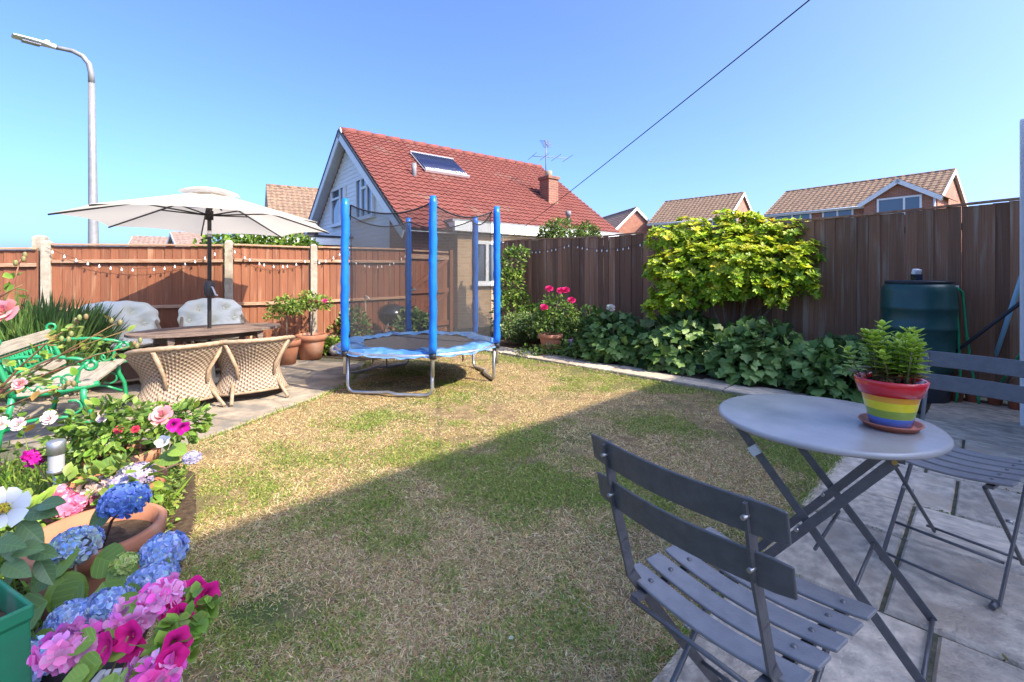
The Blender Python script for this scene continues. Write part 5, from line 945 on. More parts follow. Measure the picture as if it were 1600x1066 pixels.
def golden_bush():
    c = Vector((2.86, 6.18, 0)); t = thing('golden_bush', 'large golden yellow evergreen bush in front of the dark fence', 'bush', c)
    base = c + Vector((.06, .10, 0)); tips = [D(x, y, Y) for x, y, Y in ((1040, 470, 6.5), (1075, 385, 6.5), (1120, 400, 6.0), (1160, 350, 6.3), (1200, 380, 6.2), (1250, 400, 5.9), (1230, 455, 5.7), (1100, 440, 6.1), (1180, 430, 5.8))]
    for k, tp in enumerate(tips):
        m = base.lerp(tp, .45) + Vector((0, 0, .12)); b = MB(); b.tube([base + Vector((random.uniform(-.08, .08), random.uniform(-.05, .05), 0)), base.lerp(m, .5) + Vector((0, 0, .05)), m, tp], [.022, .018, .013, .005], 7); b.build('limb', MT['bark'], t, rel=True)
    ells = []
    for x, y, Y, r in ((1040, 375, 6.55, .26), (1080, 362, 6.5, .27), (1035, 420, 6.45, .26), (1060, 465, 6.2, .24), (1030, 480, 6.4, .2), (1100, 410, 6.2, .30), (1120, 455, 6.0, .22), (1140, 375, 6.3, .30), (1150, 350, 6.35, .20), (1165, 410, 5.95, .30), (1200, 370, 6.2, .30), (1235, 365, 6.05, .25), (1262, 395, 5.8, .20), (1225, 410, 5.8, .28), (1255, 430, 5.65, .17), (1215, 450, 5.7, .18), (1185, 445, 5.8, .2), (1265, 455, 5.6, .12), (1215, 472, 5.62, .11), (1090, 385, 6.4, .3), (1175, 345, 6.35, .16), (1130, 340, 6.5, .12)):
        p = D(x, y, Y); ells.append((tuple(p), (r, r * .85, r * .62)))
    ells += [((2.75, 6.32, 1.30), (.85, .42, .42)), ((3.05, 6.05, 1.35), (.70, .40, .42)), ((2.45, 6.45, 1.05), (.5, .35, .35))]
    ells = [(c_, (r_[0] * 1.06, r_[1], r_[2] * (1.25 if r_[0] < .4 else 1))) for c_, r_ in ells]
    # rosettes: whorls of narrow leaves at shoot tips
    P, Dn = clump_cloud(ells, 2300, .62, -.5); m = len(P); k = 8; rep = np.repeat(np.arange(m), k); a = np.tile(np.arange(k) * 2 * np.pi / k, m) + RNG.normal(0, .2, m * k)
    ax = nrm(Dn + np.array([.1, -.1, .9])); t1 = nrm(np.cross(ax, RNG.normal(size=(m, 3)))); t2 = np.cross(ax, t1); X = t1[rep] * np.cos(a)[:, None] + t2[rep] * np.sin(a)[:, None] + ax[rep] * (.25 + .35 * RNG.random(m * k))[:, None]
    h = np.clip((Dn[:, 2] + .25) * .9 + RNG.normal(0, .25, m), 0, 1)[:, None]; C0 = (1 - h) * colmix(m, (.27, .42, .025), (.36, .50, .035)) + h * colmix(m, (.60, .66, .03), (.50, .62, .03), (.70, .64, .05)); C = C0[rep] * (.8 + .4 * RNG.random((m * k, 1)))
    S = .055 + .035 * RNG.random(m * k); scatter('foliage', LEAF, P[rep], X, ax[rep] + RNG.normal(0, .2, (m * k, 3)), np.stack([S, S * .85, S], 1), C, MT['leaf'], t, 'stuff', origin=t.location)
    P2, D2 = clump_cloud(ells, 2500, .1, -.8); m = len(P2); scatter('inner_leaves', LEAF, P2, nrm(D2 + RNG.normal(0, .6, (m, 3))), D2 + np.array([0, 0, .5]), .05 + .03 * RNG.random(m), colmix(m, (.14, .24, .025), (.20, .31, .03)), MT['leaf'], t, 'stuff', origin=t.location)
    nf = 40; i = RNG.choice(len(P), nf); scatter('white_blossoms', PETAL, P[i].repeat(5, 0) + RNG.normal(0, .004, (nf * 5, 3)), RNG.normal(size=(nf * 5, 3)), RNG.normal(size=(nf * 5, 3)), np.full(nf * 5, .018), np.full((nf * 5, 3), .8), MT['petal'], t, 'stuff', origin=t.location)
golden_bush()
def flower_head(name, parent, c, r, n, pet, cols, size, squash=.75, face=None, rel=True):
    """round head of many four-petalled florets, one mesh"""
    d = nrm(RNG.normal(size=(n, 3))); f = np.array(face if face is not None else (0, -.3, .6)); f = f / np.linalg.norm(f); d = nrm(d + f * .55)
    P = np.array(c) + d * r * np.array([1, 1, squash]) * (.86 + .14 * RNG.random(n))[:, None]; t1 = nrm(np.cross(d, RNG.normal(size=(n, 3)))); t2 = np.cross(d, t1)
    rep = np.repeat(np.arange(n), pet); a = np.tile(np.arange(pet) * 2 * np.pi / pet, n) + np.repeat(RNG.random(n) * 6, pet); m = len(rep)
    X = t1[rep] * np.cos(a)[:, None] + t2[rep] * np.sin(a)[:, None] + d[rep] * .18 + RNG.normal(0, .12, (m, 3)); Z = d[rep] + RNG.normal(0, .15, (m, 3)); C = colmix(n, *cols)[rep] * (.85 + .3 * RNG.random((m, 1)))
    return scatter(name, PETAL, P[rep], X, Z, size * (.8 + .4 * RNG.random(m)), C, MT['petal'], parent, None, origin=parent.location)
def rose(parent, c, r, cols, face=(0, -.6, .6), name='flower'):
    f = Vector(face).normalized(); t1 = f.orthogonal().normalized(); t2 = f.cross(t1); P, X, Z, S = [], [], [], []
    for ring, (n, tl, sz) in enumerate(((4, 1.35, .55), (5, .95, .75), (6, .5, .9), (6, .15, 1.0))):
        for k in range(n):
            a = 6.283 * k / n + ring * .5 + random.uniform(-.2, .2); o = t1 * math.cos(a) + t2 * math.sin(a); P.append(Vector(c) + o * r * .08 * ring); X.append(o * math.cos(tl) + f * math.sin(tl)); Z.append(f * math.cos(tl) - o * math.sin(tl)); S.append(r * sz)
    return scatter(name, PETAL, np.array([tuple(p) for p in P]), [tuple(p) for p in X], [tuple(p) for p in Z], np.stack([np.array(S), np.array(S) * 1.25, np.array(S) * 1.5], 1), colmix(len(P), *cols), MT['petal'], parent, None, origin=parent.location)
def trumpet(parent, c, r, cols, face, name='flower'):
    f = Vector(face).normalized(); t1 = f.orthogonal().normalized(); t2 = f.cross(t1); vs = []; n = 25; C = []
    for j, (rr, h) in enumerate(((.10, -.9), (.22, -.35), (.6, .0), (1.0, .06))):
        for k in range(n):
            a = 6.283 * k / n; lob = 1 + (.10 * math.cos(5 * a) if j > 1 else 0); vs.append(Vector(c) + (t1 * math.cos(a) + t2 * math.sin(a)) * rr * lob * r + f * (h + .06 * math.cos(5 * a) * (j > 1)) * r)
    b = MB(); b.add(vs, [(j * n + k, j * n + (k + 1) % n, (j + 1) * n + (k + 1) % n, (j + 1) * n + k) for j in range(3) for k in range(n)], True); o = b.build(name, MT['petal'], parent, rel=True)
    a = o.data.attributes.new('col', 'FLOAT_COLOR', 'POINT'); cc = np.ones((4 * n, 4)); c0 = np.array(cols[0]); d = np.repeat([.35, .5, .9, 1.0], n); cc[:, :3] = c0 * d[:, None] * (.9 + .2 * RNG.random((4 * n, 1))); a.data.foreach_set('color', cc.reshape(-1)); return o
def terracotta_pot(c, r, h, label, m='terra', group='terracotta pots', soil=.82, name='terracotta_pot'):
    t = thing(name, label, 'plant pot', c, 0, group); b = MB(); b.lathe([(0, 0), (r * .68, 0), (r * .9, h * .76), (r * .90, h * .77), (r * 1.02, h * .78), (r * 1.05, h * .97), (r * 1.0, h), (r * .92, h), (r * .88, h * .8), (r * .8, h * .6), (0, h * .6)], (0, 0, 0), 36); b.build('pot_body', MT[m], t)
    b = MB(); b.lathe([(0, h * (soil + .03)), (r * .5, h * (soil + .02)), (r * .885, h * soil)], (0, 0, 0), 24); b.build('soil', MT['soil'], t); return t
# right bed small plants
c = G(815, 548); shrub('variegated_bush', 'round cream variegated bush beside the trampoline at the start of the path', lump((-.05 + .3, 8.15, .26), (.42, .38, .30), 14, .5), 2600, .045, [(.18, .27, .07), (.40, .44, .20), (.10, .18, .04)], w=[.5, .25, .25])
cl = shrub('climbing_shrub', 'tall light green climber at the far end of the dark fence', [((.02, 9.2, .5), (.42, .35, .5)), ((-.05, 9.3, 1.0), (.30, .25, .4)), ((.0, 9.4, 1.45), (.25, .15, .35)), ((.35, 9.0, .35), (.35, .3, .35)), ((.1, 9.45, 1.7), (.25, .1, .12))], 2600, .075, [(.17, .28, .04), (.24, .35, .06), (.09, .16, .03)], stems=[([(0, 9.3, 0), (-.03, 9.35, .8), (0, 9.4, 1.7)], [.015, .012, .006])])
pr = G(864, 546); pr = Vector((.62, 7.50, 0)); terracotta_pot((pr.x, pr.y, .008), .19, .30, 'terracotta pot holding the crimson rose in the right bed', soil=.86)
rs = shrub('crimson_rose', 'crimson flowered rose bush in a terracotta pot by the dark fence', [((pr.x + .08, pr.y + .1, .68), (.34, .28, .24)), ((pr.x - .05, pr.y, .5), (.24, .2, .2)), ((pr.x + .3, pr.y + .2, .55), (.2, .2, .25))], 900, .065, [(.14, .24, .04), (.09, .17, .03), (.2, .3, .06)], cat='rose', stems=[([(pr.x, pr.y, .25), (pr.x + .05, pr.y + .05, .5), (pr.x + .12, pr.y + .1, .8)], [.008, .006, .004]), ([(pr.x, pr.y, .25), (pr.x - .1, pr.y, .55), (pr.x - .15, pr.y, .7)], [.007, .005, .003])])
for x, y in ((876, 455), (884, 454), (850, 481), (858, 452), (893, 470)): rose(rs, D(x, y, 7.35), .055, [(.50, .01, .10), (.62, .03, .18)])
wr = shrub('white_rose', 'small leafy rose bush with one white flower in front of the dark fence', lump((1.42, 7.35, .42), (.32, .28, .34), 10, .5), 1300, .07, [(.13, .23, .04), (.19, .29, .06), (.08, .15, .03)], cat='rose', stems=[([(1.4, 7.4, 0), (1.45, 7.4, .5)], [.01, .005])])
rose(wr, D(954, 482, 7.05), .06, [(.8, .78, .62), (.75, .7, .5)])
pp = G(897, 553); t = thing('pink_pot', 'small pink and white pot at the edge of the path', 'plant pot', (pp.x, pp.y + .12, .008)); b = MB(); b.lathe([(0, 0), (.07, 0), (.085, .2), (.08, .2), (.07, .1), (0, .1)], (0, 0, 0), 20); b.build('pot_body', MT['pink'], t)
shrub('low_plants', 'low mixed green plants edging the far path', lump((.72, 7.30, .05), (.55, .12, .10), 12, .5), 900, .05, [(.14, .23, .04), (.2, .3, .06), (.07, .13, .03)], cat='plant')
shrub('border_plants', 'dark green plants filling the bed behind the pink pot', lump((.55, 8.35, .25), (.5, .4, .35), 12, .5), 1500, .08, [(.06, .12, .03), (.09, .17, .04)], cat='plant')
shrub('edge_plants', 'dark green low plants between the pots and the broad leaved bushes', lump((1.2, 7.05, .16), (.3, .25, .2), 10, .5), 800, .07, [(.08, .15, .03), (.12, .2, .04)], cat='plant')
# leaf litter and soil clods under the bushes
# ------------------------------------------------------------------ by the left fence: potted standards, stone, barbecue, tap post
p1, p2 = G(447, 569), G(486, 561)
terracotta_pot((p1.x, p1.y, .008), .185, .33, 'terracotta pot with the little round shrub, nearer the wicker chairs', soil=.9)
terracotta_pot((p2.x, p2.y, .008), .215, .36, 'larger terracotta pot with the standard rose, below the concrete post', soil=.9)
sb = shrub('standard_shrub', 'little round shrub on a thin stem in a terracotta pot', lump((p1.x - .02, p1.y, .74), (.19, .18, .17), 12, .5), 900, .045, [(.22, .33, .05), (.30, .40, .08), (.14, .22, .04)], stems=[([(p1.x, p1.y, .28), (p1.x + .01, p1.y, .5), (p1.x, p1.y, .75)], [.012, .01, .006])])
st = shrub('standard_rose', 'small standard rose with pink flowers in the larger terracotta pot', lump((p2.x + .05, p2.y, .83), (.20, .18, .15), 10, .5), 700, .05, [(.22, .33, .05), (.30, .40, .08), (.14, .22, .04)], cat='rose', stems=[([(p2.x, p2.y, .30), (p2.x + .02, p2.y, .55), (p2.x + .04, p2.y, .85)], [.014, .012, .006])])
for x, y in ((486, 472), (493, 472), (508, 471)): rose(st, D(x, y, p2.y - .12), .035, [(.6, .03, .2), (.7, .06, .3)])
q = G(523, 556); tag(MB().ell((0, 0, .085), (.085, .085, .085), 18, 12, lambda d: 1 + .03 * math.sin(7 * d.x + 3 * d.z)).build('stone_ball', MT['stone']), 'round grey stone ball beside the terracotta pots', 'stone').location = (q.x, q.y, .0)
terracotta_pot((q.x + .28, q.y + .35, .004), .13, .2, 'small terracotta pot behind the stone ball', soil=.9)
shrub('fence_plant', 'sprawling green and red tinged plant at the fence foot left of the trampoline', lump((q.x + .12, q.y + .4, .35), (.26, .22, .36), 12, .45), 1100, .07, [(.18, .3, .05), (.25, .36, .08), (.3, .12, .06)], w=[.5, .3, .2], cat='plant')
shrub('small_fern', 'low bright green plant in front of the stone ball', lump((q.x - .1, q.y + .15, .1), (.22, .16, .14), 8, .5), 600, .07, [(.2, .32, .04), (.28, .38, .07)], cat='plant')
shrub('corner_plant', 'pale green leafy plant right of the kettle barbecue', lump((-1.72, 7.75, .32), (.35, .28, .33), 12, .5), 1300, .08, [(.2, .29, .08), (.28, .36, .12), (.12, .2, .05)], cat='plant')
def bbq():
    c = Vector((-2.02, 7.85, 0)); t = thing('kettle_barbecue', 'black round kettle barbecue behind the trampoline', 'barbecue', c); z = .60
    b = MB(); b.lathe([(0, z - .2), (.12, z - .18), (.2, z - .1), (.235, z), (.24, z + .01), (.225, z + .01)], (0, 0, 0), 30); b.build('bowl', MT['bbq'], t)
    b = MB(); b.lathe([(.243, z + .012), (.235, z + .04), (.18, z + .12), (.09, z + .16), (0, z + .17)], (0, 0, 0), 30); l = b.build('lid', MT['bbq'], t)
    b = MB(); b.tube([(-.06, 0, z + .16), (-.05, 0, z + .20), (.05, 0, z + .20), (.06, 0, z + .16)], .009, 8); b.build('handle', MT['dwood'], l)
    for k in range(3): a = k * 2.094 + .4; b = MB(); b.tube([(math.cos(a) * .15, math.sin(a) * .15, z - .12), (math.cos(a) * .27, math.sin(a) * .27, .005)], .012, 8); b.build('leg', MT['alu'], t)
bbq()
def tap():
    c = Vector(((571 - CX) / F * 7.9, 7.9, 0)); t = thing('tap_post', 'thin garden tap post behind the trampoline net', 'tap', c); b = MB(); b.tube([(0, 0, 0), (0, 0, .86)], .016, 8); b.build('post', MT['rattan'], t); b = MB(); b.tube([(-.02, 0, .86), (.0, 0, .90), (.06, -.03, .87), (.07, -.03, .83)], .014, 8); b.build('tap', MT['alu'], t)
tap()
def string_lights(label, pts, n, out, sag):
    """cable with small bulbs, sagging between the support points"""
    t = thing('string_lights', label, 'lights', pts[0], 0, 'festoon string lights'); seg = [(pts[i], pts[i + 1]) for i in range(len(pts) - 1)]; tot = sum((q - p).length for p, q in seg); cab = []
    for (p, q), sg in zip(seg, sag):
        for k in range(17): u = k / 16; v = p.lerp(q, u) + out; v.z -= sg * 4 * u * (1 - u); cab.append(v)
    b = MB(); b.tube(cab, .0028, 4); b.build('cable', MT['wire'], t, rel=True); L = [0]
    for p, q in zip(cab, cab[1:]): L.append(L[-1] + (q - p).length)
    bm = MB().lathe([(.004, .0), (.005, -.014), (.011, -.024), (.013, -.035), (.009, -.045), (0, -.048)], (0, 0, 0), 8).mesh('bulb', MT['bulb'])
    for k in range(n):
        s = L[-1] * (k + .5) / n; i = next(i for i in range(len(L)) if L[i] >= s); p = cab[max(0, i - 1)].lerp(cab[i], .5); inst('bulb', bm, t, Matrix.Translation(p - pts[0]))
nl = [Vector((d.y, -d.x, 0)) for d in dirs]
def onf(x, i, z):   # point on left fence segment i at photo column x
    k = (x - CX) / F; p, d = LF[i], dirs[i]; s = (k * p.y - p.x) / (d.x - k * d.y); return Vector((p.x + d.x * s, p.y + d.y * s, z))
string_lights('festoon lights draped on the wide fence panel', [onf(78, 0, 1.60), onf(345, 0, 1.60)], 15, nl[0] * .085, (.26,))
string_lights('festoon lights draped on the narrow fence panel', [onf(362, 1, 1.63), onf(478, 1, 1.50)], 10, nl[1] * .085, (.16,))
string_lights('festoon lights draped on the panel behind the trampoline', [onf(489, 2, 1.46), onf(528, 2, 1.62), onf(632, 2, 1.64)], 15, nl[2] * .085, (.03, .22))
string_lights('festoon lights along the top of the dark board fence', [FA + FD * k + Vector((0, 0, 1.84)) for k in (.4, 2.2, 4.0, 5.6)], 34, FG * .03, (.10, .14, .10))

# ------------------------------------------------------------------ green bench
def bench():
    a = Vector((-.50, .866, 0)); bk = Vector((-.866, -.50, 0)); o = Vector((-3.13, 3.50, .008))      # front foot of the near end, length, back direction
    t = thing('garden_bench', 'green cast iron garden bench with weathered wooden slats', 'bench', o, math.atan2(a.y, a.x)); L = 1.12
    # local x along the bench, local +y towards the back
    sg = 1
    def end(x):
        def P(y, z): return Vector((x, y, z))
        def arc(cy, cz, r, a0, a1, n=10): return [P(cy + r * math.cos(R(a0 + (a1 - a0) * i / n)), cz + r * math.sin(R(a0 + (a1 - a0) * i / n))) for i in range(n + 1)]
        b = MB()
        b.tube([P(.04, .0), P(.00, .10), P(.015, .22), P(.06, .32), P(.06, .40)], [.022, .016, .017, .02, .02], 8)                      # front leg
        b.tube([P(.52, .0), P(.50, .12), P(.46, .24), P(.44, .38)], [.022, .017, .018, .02], 8)                                         # rear leg
        b.tube([P(.03, .14), P(.15, .20), P(.25, .215), P(.36, .20), P(.49, .14)], .012, 8)                                              # stretcher
        b.tube([P(-.03, .43), P(.10, .405), P(.25, .39), P(.44, .385)], .020, 8)                                                         # seat rail
        b.tube([P(.44, .385), P(.47, .50), P(.52, .64), P(.56, .76)], [.02, .018, .017, .015], 8)                                        # back upright
        b.tube([P(.56, .76)] + arc(.53, .775, .03, -20, 250), .010, 6)
        b.tube([P(.515, .63), P(.40, .66), P(.25, .655), P(.10, .625), P(.02, .60)] + arc(.02, .57, .032, 90, 400), .014, 8)            # arm with scroll
        b.tube([P(.06, .41), P(.10, .46), P(.085, .54), P(.03, .60)], .013, 8)
        b.tube([P(.10, .47)] + arc(.145, .475, .038, 180, 500), .009, 6); b.tube([P(.16, .40)] + arc(.20, .46, .045, 230, -120), .008, 6)
        b.tube(arc(.12, .27, .05, 60, 330), .009, 6)
        for k in range(6): b.tube([P(.06 + .055 * k, .415), P(.085 + .055 * k, .445), P(.11 + .055 * k, .412)], .007, 5)
        return b.build('bench_end', MT['green_iron'], t)
    end(.0); end(L)
    for k in range(4): b = MB(); y = .0 + k * .108; b.box((L / 2, y + .045, .432 - .012 * k), (L + .04, .088, .022)); b.build('seat_slat', MT['gwood'], t, bevel=.004)
    for y, z in ((.468, .475), (.553, .715)): b = MB(); b.box((L / 2, y - .018, z), (L + .03, .022, .085), Matrix.Rotation(R(-18), 3, 'X')); b.build('back_slat', MT['gwood'], t, bevel=.004)
    b = MB(); n = 12
    for i in range(n):
        x0 = .05 + (L - .1) * i / n; w = (L - .1) / n
        for s in (0, 1): b.tube([Vector((x0 + (w if s else 0), .478, .515)), Vector((x0 + w / 2, .51, .60)), Vector((x0 + (0 if s else w), .535, .675))], .008, 5)
    b.tube([Vector((.0, .48, .52)), Vector((L, .48, .52))], .009, 6); b.tube([Vector((.0, .535, .672)), Vector((L, .535, .672))], .009, 6); b.build('lattice_panel', MT['green_iron'], t)
bench()
def spiky_bush():
    c = Vector((-4.95, 4.85, 0)); t = thing('spiky_bush', 'dark green spiky rosemary like bush between the bench and the fence', 'bush', c); m = 5200
    a = RNG.random(m) * 6.283; rr = .50 * np.sqrt(RNG.random(m)); P = np.stack([np.cos(a) * rr * 1.1, np.sin(a) * rr,   .02 + RNG.random(m) * .72 * (1 - rr * .5)], 1)
    X = np.stack([np.cos(a) * rr * .9, np.sin(a) * rr * .9, np.full(m, 1.0)], 1) + RNG.normal(0, .22, (m, 3)); S = .18 + .30 * RNG.random(m)
    scatter('foliage', NARROW, P + np.array(c), X, RNG.normal(size=(m, 3)), np.stack([S, S * .30, S], 1), colmix(m, (.11, .20, .05), (.17, .27, .07), (.08, .14, .04)), MT['leaf'], t, 'stuff', origin=t.location)
    for k in range(6): aa = k * 1.05; b = MB(); b.tube([(0, 0, 0), (math.cos(aa) * .2, math.sin(aa) * .2, .5)], [.014, .006], 6); b.build('stem', MT['bark'], t)
spiky_bush()

# ------------------------------------------------------------------ left border: pots, roses, hydrangea, pelargoniums
PA_, PB_, PCc = Vector((-2.10, 2.52, .006)), Vector((-1.84, 2.16, .006)), Vector((-1.55, 1.74, .006))
terracotta_pot(PA_, .16, .30, 'terracotta pot under the leafy rose, partly hidden by its leaves', soil=.85)
terracotta_pot(PB_, .19, .30, 'wide terracotta pot with fading hydrangea heads beside the lawn', soil=.82)
terracotta_pot(PCc, .205, .30, 'wide terracotta pot below the deep blue hydrangea head', soil=.80)
def leafspray(root, pts, n, size, cols, T=LEAF, spread=.02, upb=.5):
    """leaves along a stem polyline"""
    pts = [Vector(p) for p in pts]; seg = [pts[i].lerp(pts[i + 1], k / 8) for i in range(len(pts) - 1) for k in range(8)] + [pts[-1]]; i = RNG.integers(0, len(seg), n); P = np.array([tuple(seg[k]) for k in i]) + RNG.normal(0, spread, (n, 3))
    return P
def rose_plant(name, label, ctr, r, nclump, nleaf, size, cols, flowers, stems, cat='rose', fcols=None):
    t = thing(name, label, cat, (ctr[0], ctr[1], 0))
    for pts, rad, mt_ in stems: b = MB(); b.tube(pts, rad, 6); b.build('stem', MT[mt_], t, rel=True)
    foliage(t, lump(ctr, r, nclump, .48), nleaf, size, cols, up=.7)
    for (x, y, Y, rr, fc) in flowers: rose(t, D(x, y, Y), rr, fc, face=(.2, -.7, .5))
    return t
PINK = [(.80, .30, .33), (.85, .45, .45)]; PALE = [(.85, .62, .62), (.88, .75, .72)]; MAG = [(.55, .01, .30), (.62, .02, .35)]; WHITE = [(.85, .85, .83), (.8, .8, .76)]
cA = PA_ + Vector((.10, -.05, .40))
rp = rose_plant('potted_rose', 'leafy potted rose with one pink flower between bench and lawn', tuple(cA), (.27, .26, .19), 16, 1300, .046, [(.17, .29, .04), (.24, .36, .06), (.10, .18, .03)], [(253, 650, 2.25, .042, PINK), (160, 654, 2.3, .02, PALE), (186, 672, 2.25, .018, [(.6, .05, .1)]), (212, 671, 2.25, .016, [(.6, .05, .1)])],
    [([PA_ + Vector((0, 0, .25)), PA_ + Vector((.05, -.02, .4)), tuple(cA + Vector((.1, 0, .1)))], [.007, .006, .003], 'stem'), ([PA_ + Vector((0, 0, .25)), PA_ + Vector((-.08, .02, .42)), tuple(cA + Vector((-.15, 0, .1)))], [.007, .006, .003], 'stem')])
for x, y, fc, dr in ((272, 664, MAG, (.6, -.5, .1)), (286, 669, MAG, (.8, -.3, -.2)), (254, 690, WHITE, (.1, -.6, .7))): trumpet(rp, D(x, y, 2.12), .030, fc, dr)
# tall rose arching in from the left edge
def arch_rose():
    t = thing('arching_rose', 'tall pink rose with red arching stems in front of the bench', 'rose', (-2.62, 2.30, 0)); base = Vector((-2.62, 2.30, 0)); P = []; tips = []
    for pts in (((-40, 640), (40, 590), (110, 545), (180, 506)), ((-40, 640), (60, 590), (150, 555), (222, 537)), ((-30, 640), (30, 575), (80, 530), (124, 503)), ((-50, 560), (-10, 500), (22, 440), (32, 405)), ((-50, 600), (0, 560), (60, 540), (100, 530)), ((-50, 660), (0, 640), (50, 620), (110, 600)), ((-40, 690), (20, 660), (60, 650), (90, 640)), ((-45, 520), (-10, 470), (15, 455), (35, 445)), ((-40, 690), (0, 620), (40, 600), (70, 585)), ((-40, 640), (60, 570), (130, 540), (201, 515))):
        Y0 = random.uniform(2.2, 2.45); w = [base + Vector((random.uniform(-.08, .08), random.uniform(-.08, .08), 0))] + [D(x, y, Y0) for x, y in pts]; b = MB(); b.tube(w, [.008, .006, .005, .004, .002], 6); b.build('stem', MT['redstem'], t, rel=True)
        P.append(leafspray(t, w[1:], 15, 0, None, spread=.024)); tips.append(w[-1])
    P = np.concatenate(P); P = P[(P[:, 2] > .03)]; m = len(P); X = RNG.normal(size=(m, 3)) * np.array([1, 1, .5]) + np.array([.2, -.2, -.1]); S = .036 + .028 * RNG.random(m)
    scatter('foliage', LEAF, P, X, np.array([.2, -.3, .9]) + RNG.normal(0, .35, (m, 3)), np.stack([S, S * 1.1, S], 1), colmix(m, (.20, .32, .04), (.28, .40, .07), (.13, .22, .04), (.32, .22, .06), w=[.4, .3, .2, .1]), MT['leaf'], t, 'stuff', origin=t.location)
    foliage(t, lump((-2.62, 2.25, .35), (.22, .22, .26), 8, .4), 140, .04, [(.18, .29, .04), (.25, .37, .06), (.09, .17, .03)], name='lower_foliage', up=.7)
    for x, y, r, fc in ((6, 487, .050, PINK), (32, 600, .024, PINK), (29, 663, .026, PALE), (78, 653, .028, PALE), (3, 662, .026, PALE)): rose(t, D(x, y, 2.15), r, fc, face=(.3, -.8, .4))
    for tp in tips[:6]:
        for k in range(3): q = tp + Vector((random.uniform(-.03, .03), random.uniform(-.02, .02), random.uniform(-.02, .03))); b = MB(); b.ell(tuple(q), (.010, .010, .016), 8, 6); b.build('bud', MT['stem'], t, rel=True)
arch_rose()
# bright ground cover with long grass
def ground_cover():
    n = 16000; P = np.stack([-3.2 + 1.75 * RNG.random(n), 1.25 + 1.8 * RNG.random(n)], 1); ok = inside(P, [(-1.42, 1.35), (-1.5, 1.95), (-1.72, 2.42), (-2.05, 2.95), (-2.6, 3.05), (-3.4, 3.05), (-3.2, 1.25)]); P = P[ok]; m = len(P); hz = (.03 + .12 * vnoise(P, 3, 21)) * RNG.random(m)
    t = scatter('ground_cover', LEAF, np.column_stack([P, hz + .01]), RNG.normal(size=(m, 3)) * np.array([1, 1, .4]), np.array([0, -.1, 1]) + RNG.normal(0, .4, (m, 3)), (.016 + .02 * RNG.random(m)), colmix(m, (.20, .31, .04), (.29, .38, .07), (.12, .20, .03)), MT['leaf']); tag(t, 'low bright green ground cover in the left border', 'plants', kind='stuff')
    n = 1500; P = np.stack([-3.0 + 1.5 * RNG.random(n), 1.4 + 1.7 * RNG.random(n)], 1); ok = inside(P, [(-1.5, 1.5), (-1.75, 2.42), (-2.1, 2.95), (-3.3, 3.0), (-3.0, 1.4)]); P = P[ok]; m = len(P); S = .12 + .16 * RNG.random(m)
    tag(scatter('long_grass', NARROW, np.column_stack([P, np.full(m, .0)]), np.column_stack([RNG.normal(0, .4, m), RNG.normal(0, .4, m), np.ones(m)]), RNG.normal(size=(m, 3)), np.stack([S, S * .25, S], 1), colmix(m, (.20, .32, .04), (.30, .40, .08)), MT['leaf']), 'tufts of long green grass in the left border', 'grass', kind='stuff')
ground_cover()
def solar_stake():
    c = Vector(((88 - CX) / F * 2.12, 2.12, 0)); t = thing('solar_stake_light', 'stainless steel solar stake light in the left border', 'solar light', c); b = MB(); b.tube([(0, 0, 0), (0, 0, .37)], .010, 10); b.build('stake', MT['steel'], t)
    b = MB(); b.lathe([(.012, .35), (.033, .355), (.033, .37), (.030, .372), (.030, .372)], (0, 0, 0), 20); b.build('base_ring', MT['steel'], t)
    b = MB(); b.lathe([(.029, .372), (.029, .44)], (0, 0, 0), 20); b.build('lens', MT['lens'], t)
    b = MB(); b.lathe([(.030, .44), (.034, .442), (.034, .495), (.030, .50), (0, .502)], (0, 0, 0), 20); b.build('cap', MT['steel'], t)
solar_stake()
# big leaves
def ovate(w=.42, serr=.0, n=9):
    up = [(0, 0)] + [(i / n, w * math.sin(math.pi * (i / n) ** .8) ** .8 * (1 + serr * (i % 2))) for i in range(1, n)] + [(1, 0)]; lo = [(x, -y) for x, y in reversed(up[1:-1])]; o = up + lo
    vs = [(x, y, .18 * abs(y) - .16 * x * x) for x, y in o]; k = len(vs); vs += [(i / n, 0, -.16 * (i / n) ** 2) for i in range(1, n)]; fs = []
    for i in range(n):
        a = i; b = i + 1; ca = 0 if i == 0 else k + i - 1; cb = n if i == n - 1 else k + i
        la = 0 if i == 0 else k - i; lb = n if i == n - 1 else k - i - 1
        if i == 0: fs += [(0, cb, b), (0, lb, cb)]
        elif i == n - 1: fs += [(a, ca, n), (ca, la, n)]
        else: fs += [(a, ca, cb, b), (ca, la, lb, cb)]
    return vs, fs
HL = leafobj('hydrangea_leaf', (.09, .17, .04), (.20, .31, .05), .25, .4); ML = leafobj('magnolia_leaf', (.085, .15, .05), (.13, .21, .075), .15, .4); GL = leafobj('bright_leaf', (.16, .29, .04), (.26, .38, .06), .3, .5)
MH = [tri_mesh('leaf', ovate(.36, .04), HL), tri_mesh('leaf', ovate(.40, .04), HL)]; MM = [tri_mesh('leaf', ovate(.24), ML)]; MG = [tri_mesh('leaf', ovate(.40), GL), tri_mesh('leaf', ovate(.46), GL)]
def bigleaf(t, ms, p, d, s, up=(0, -.3, 1)):
    loc = t.location; return inst('leaf', random.choice(ms), t, Matrix.Translation(Vector(p) - Vector(loc)) @ (frame(d, up) @ Matrix.Diagonal((s, s, s))).to_4x4())
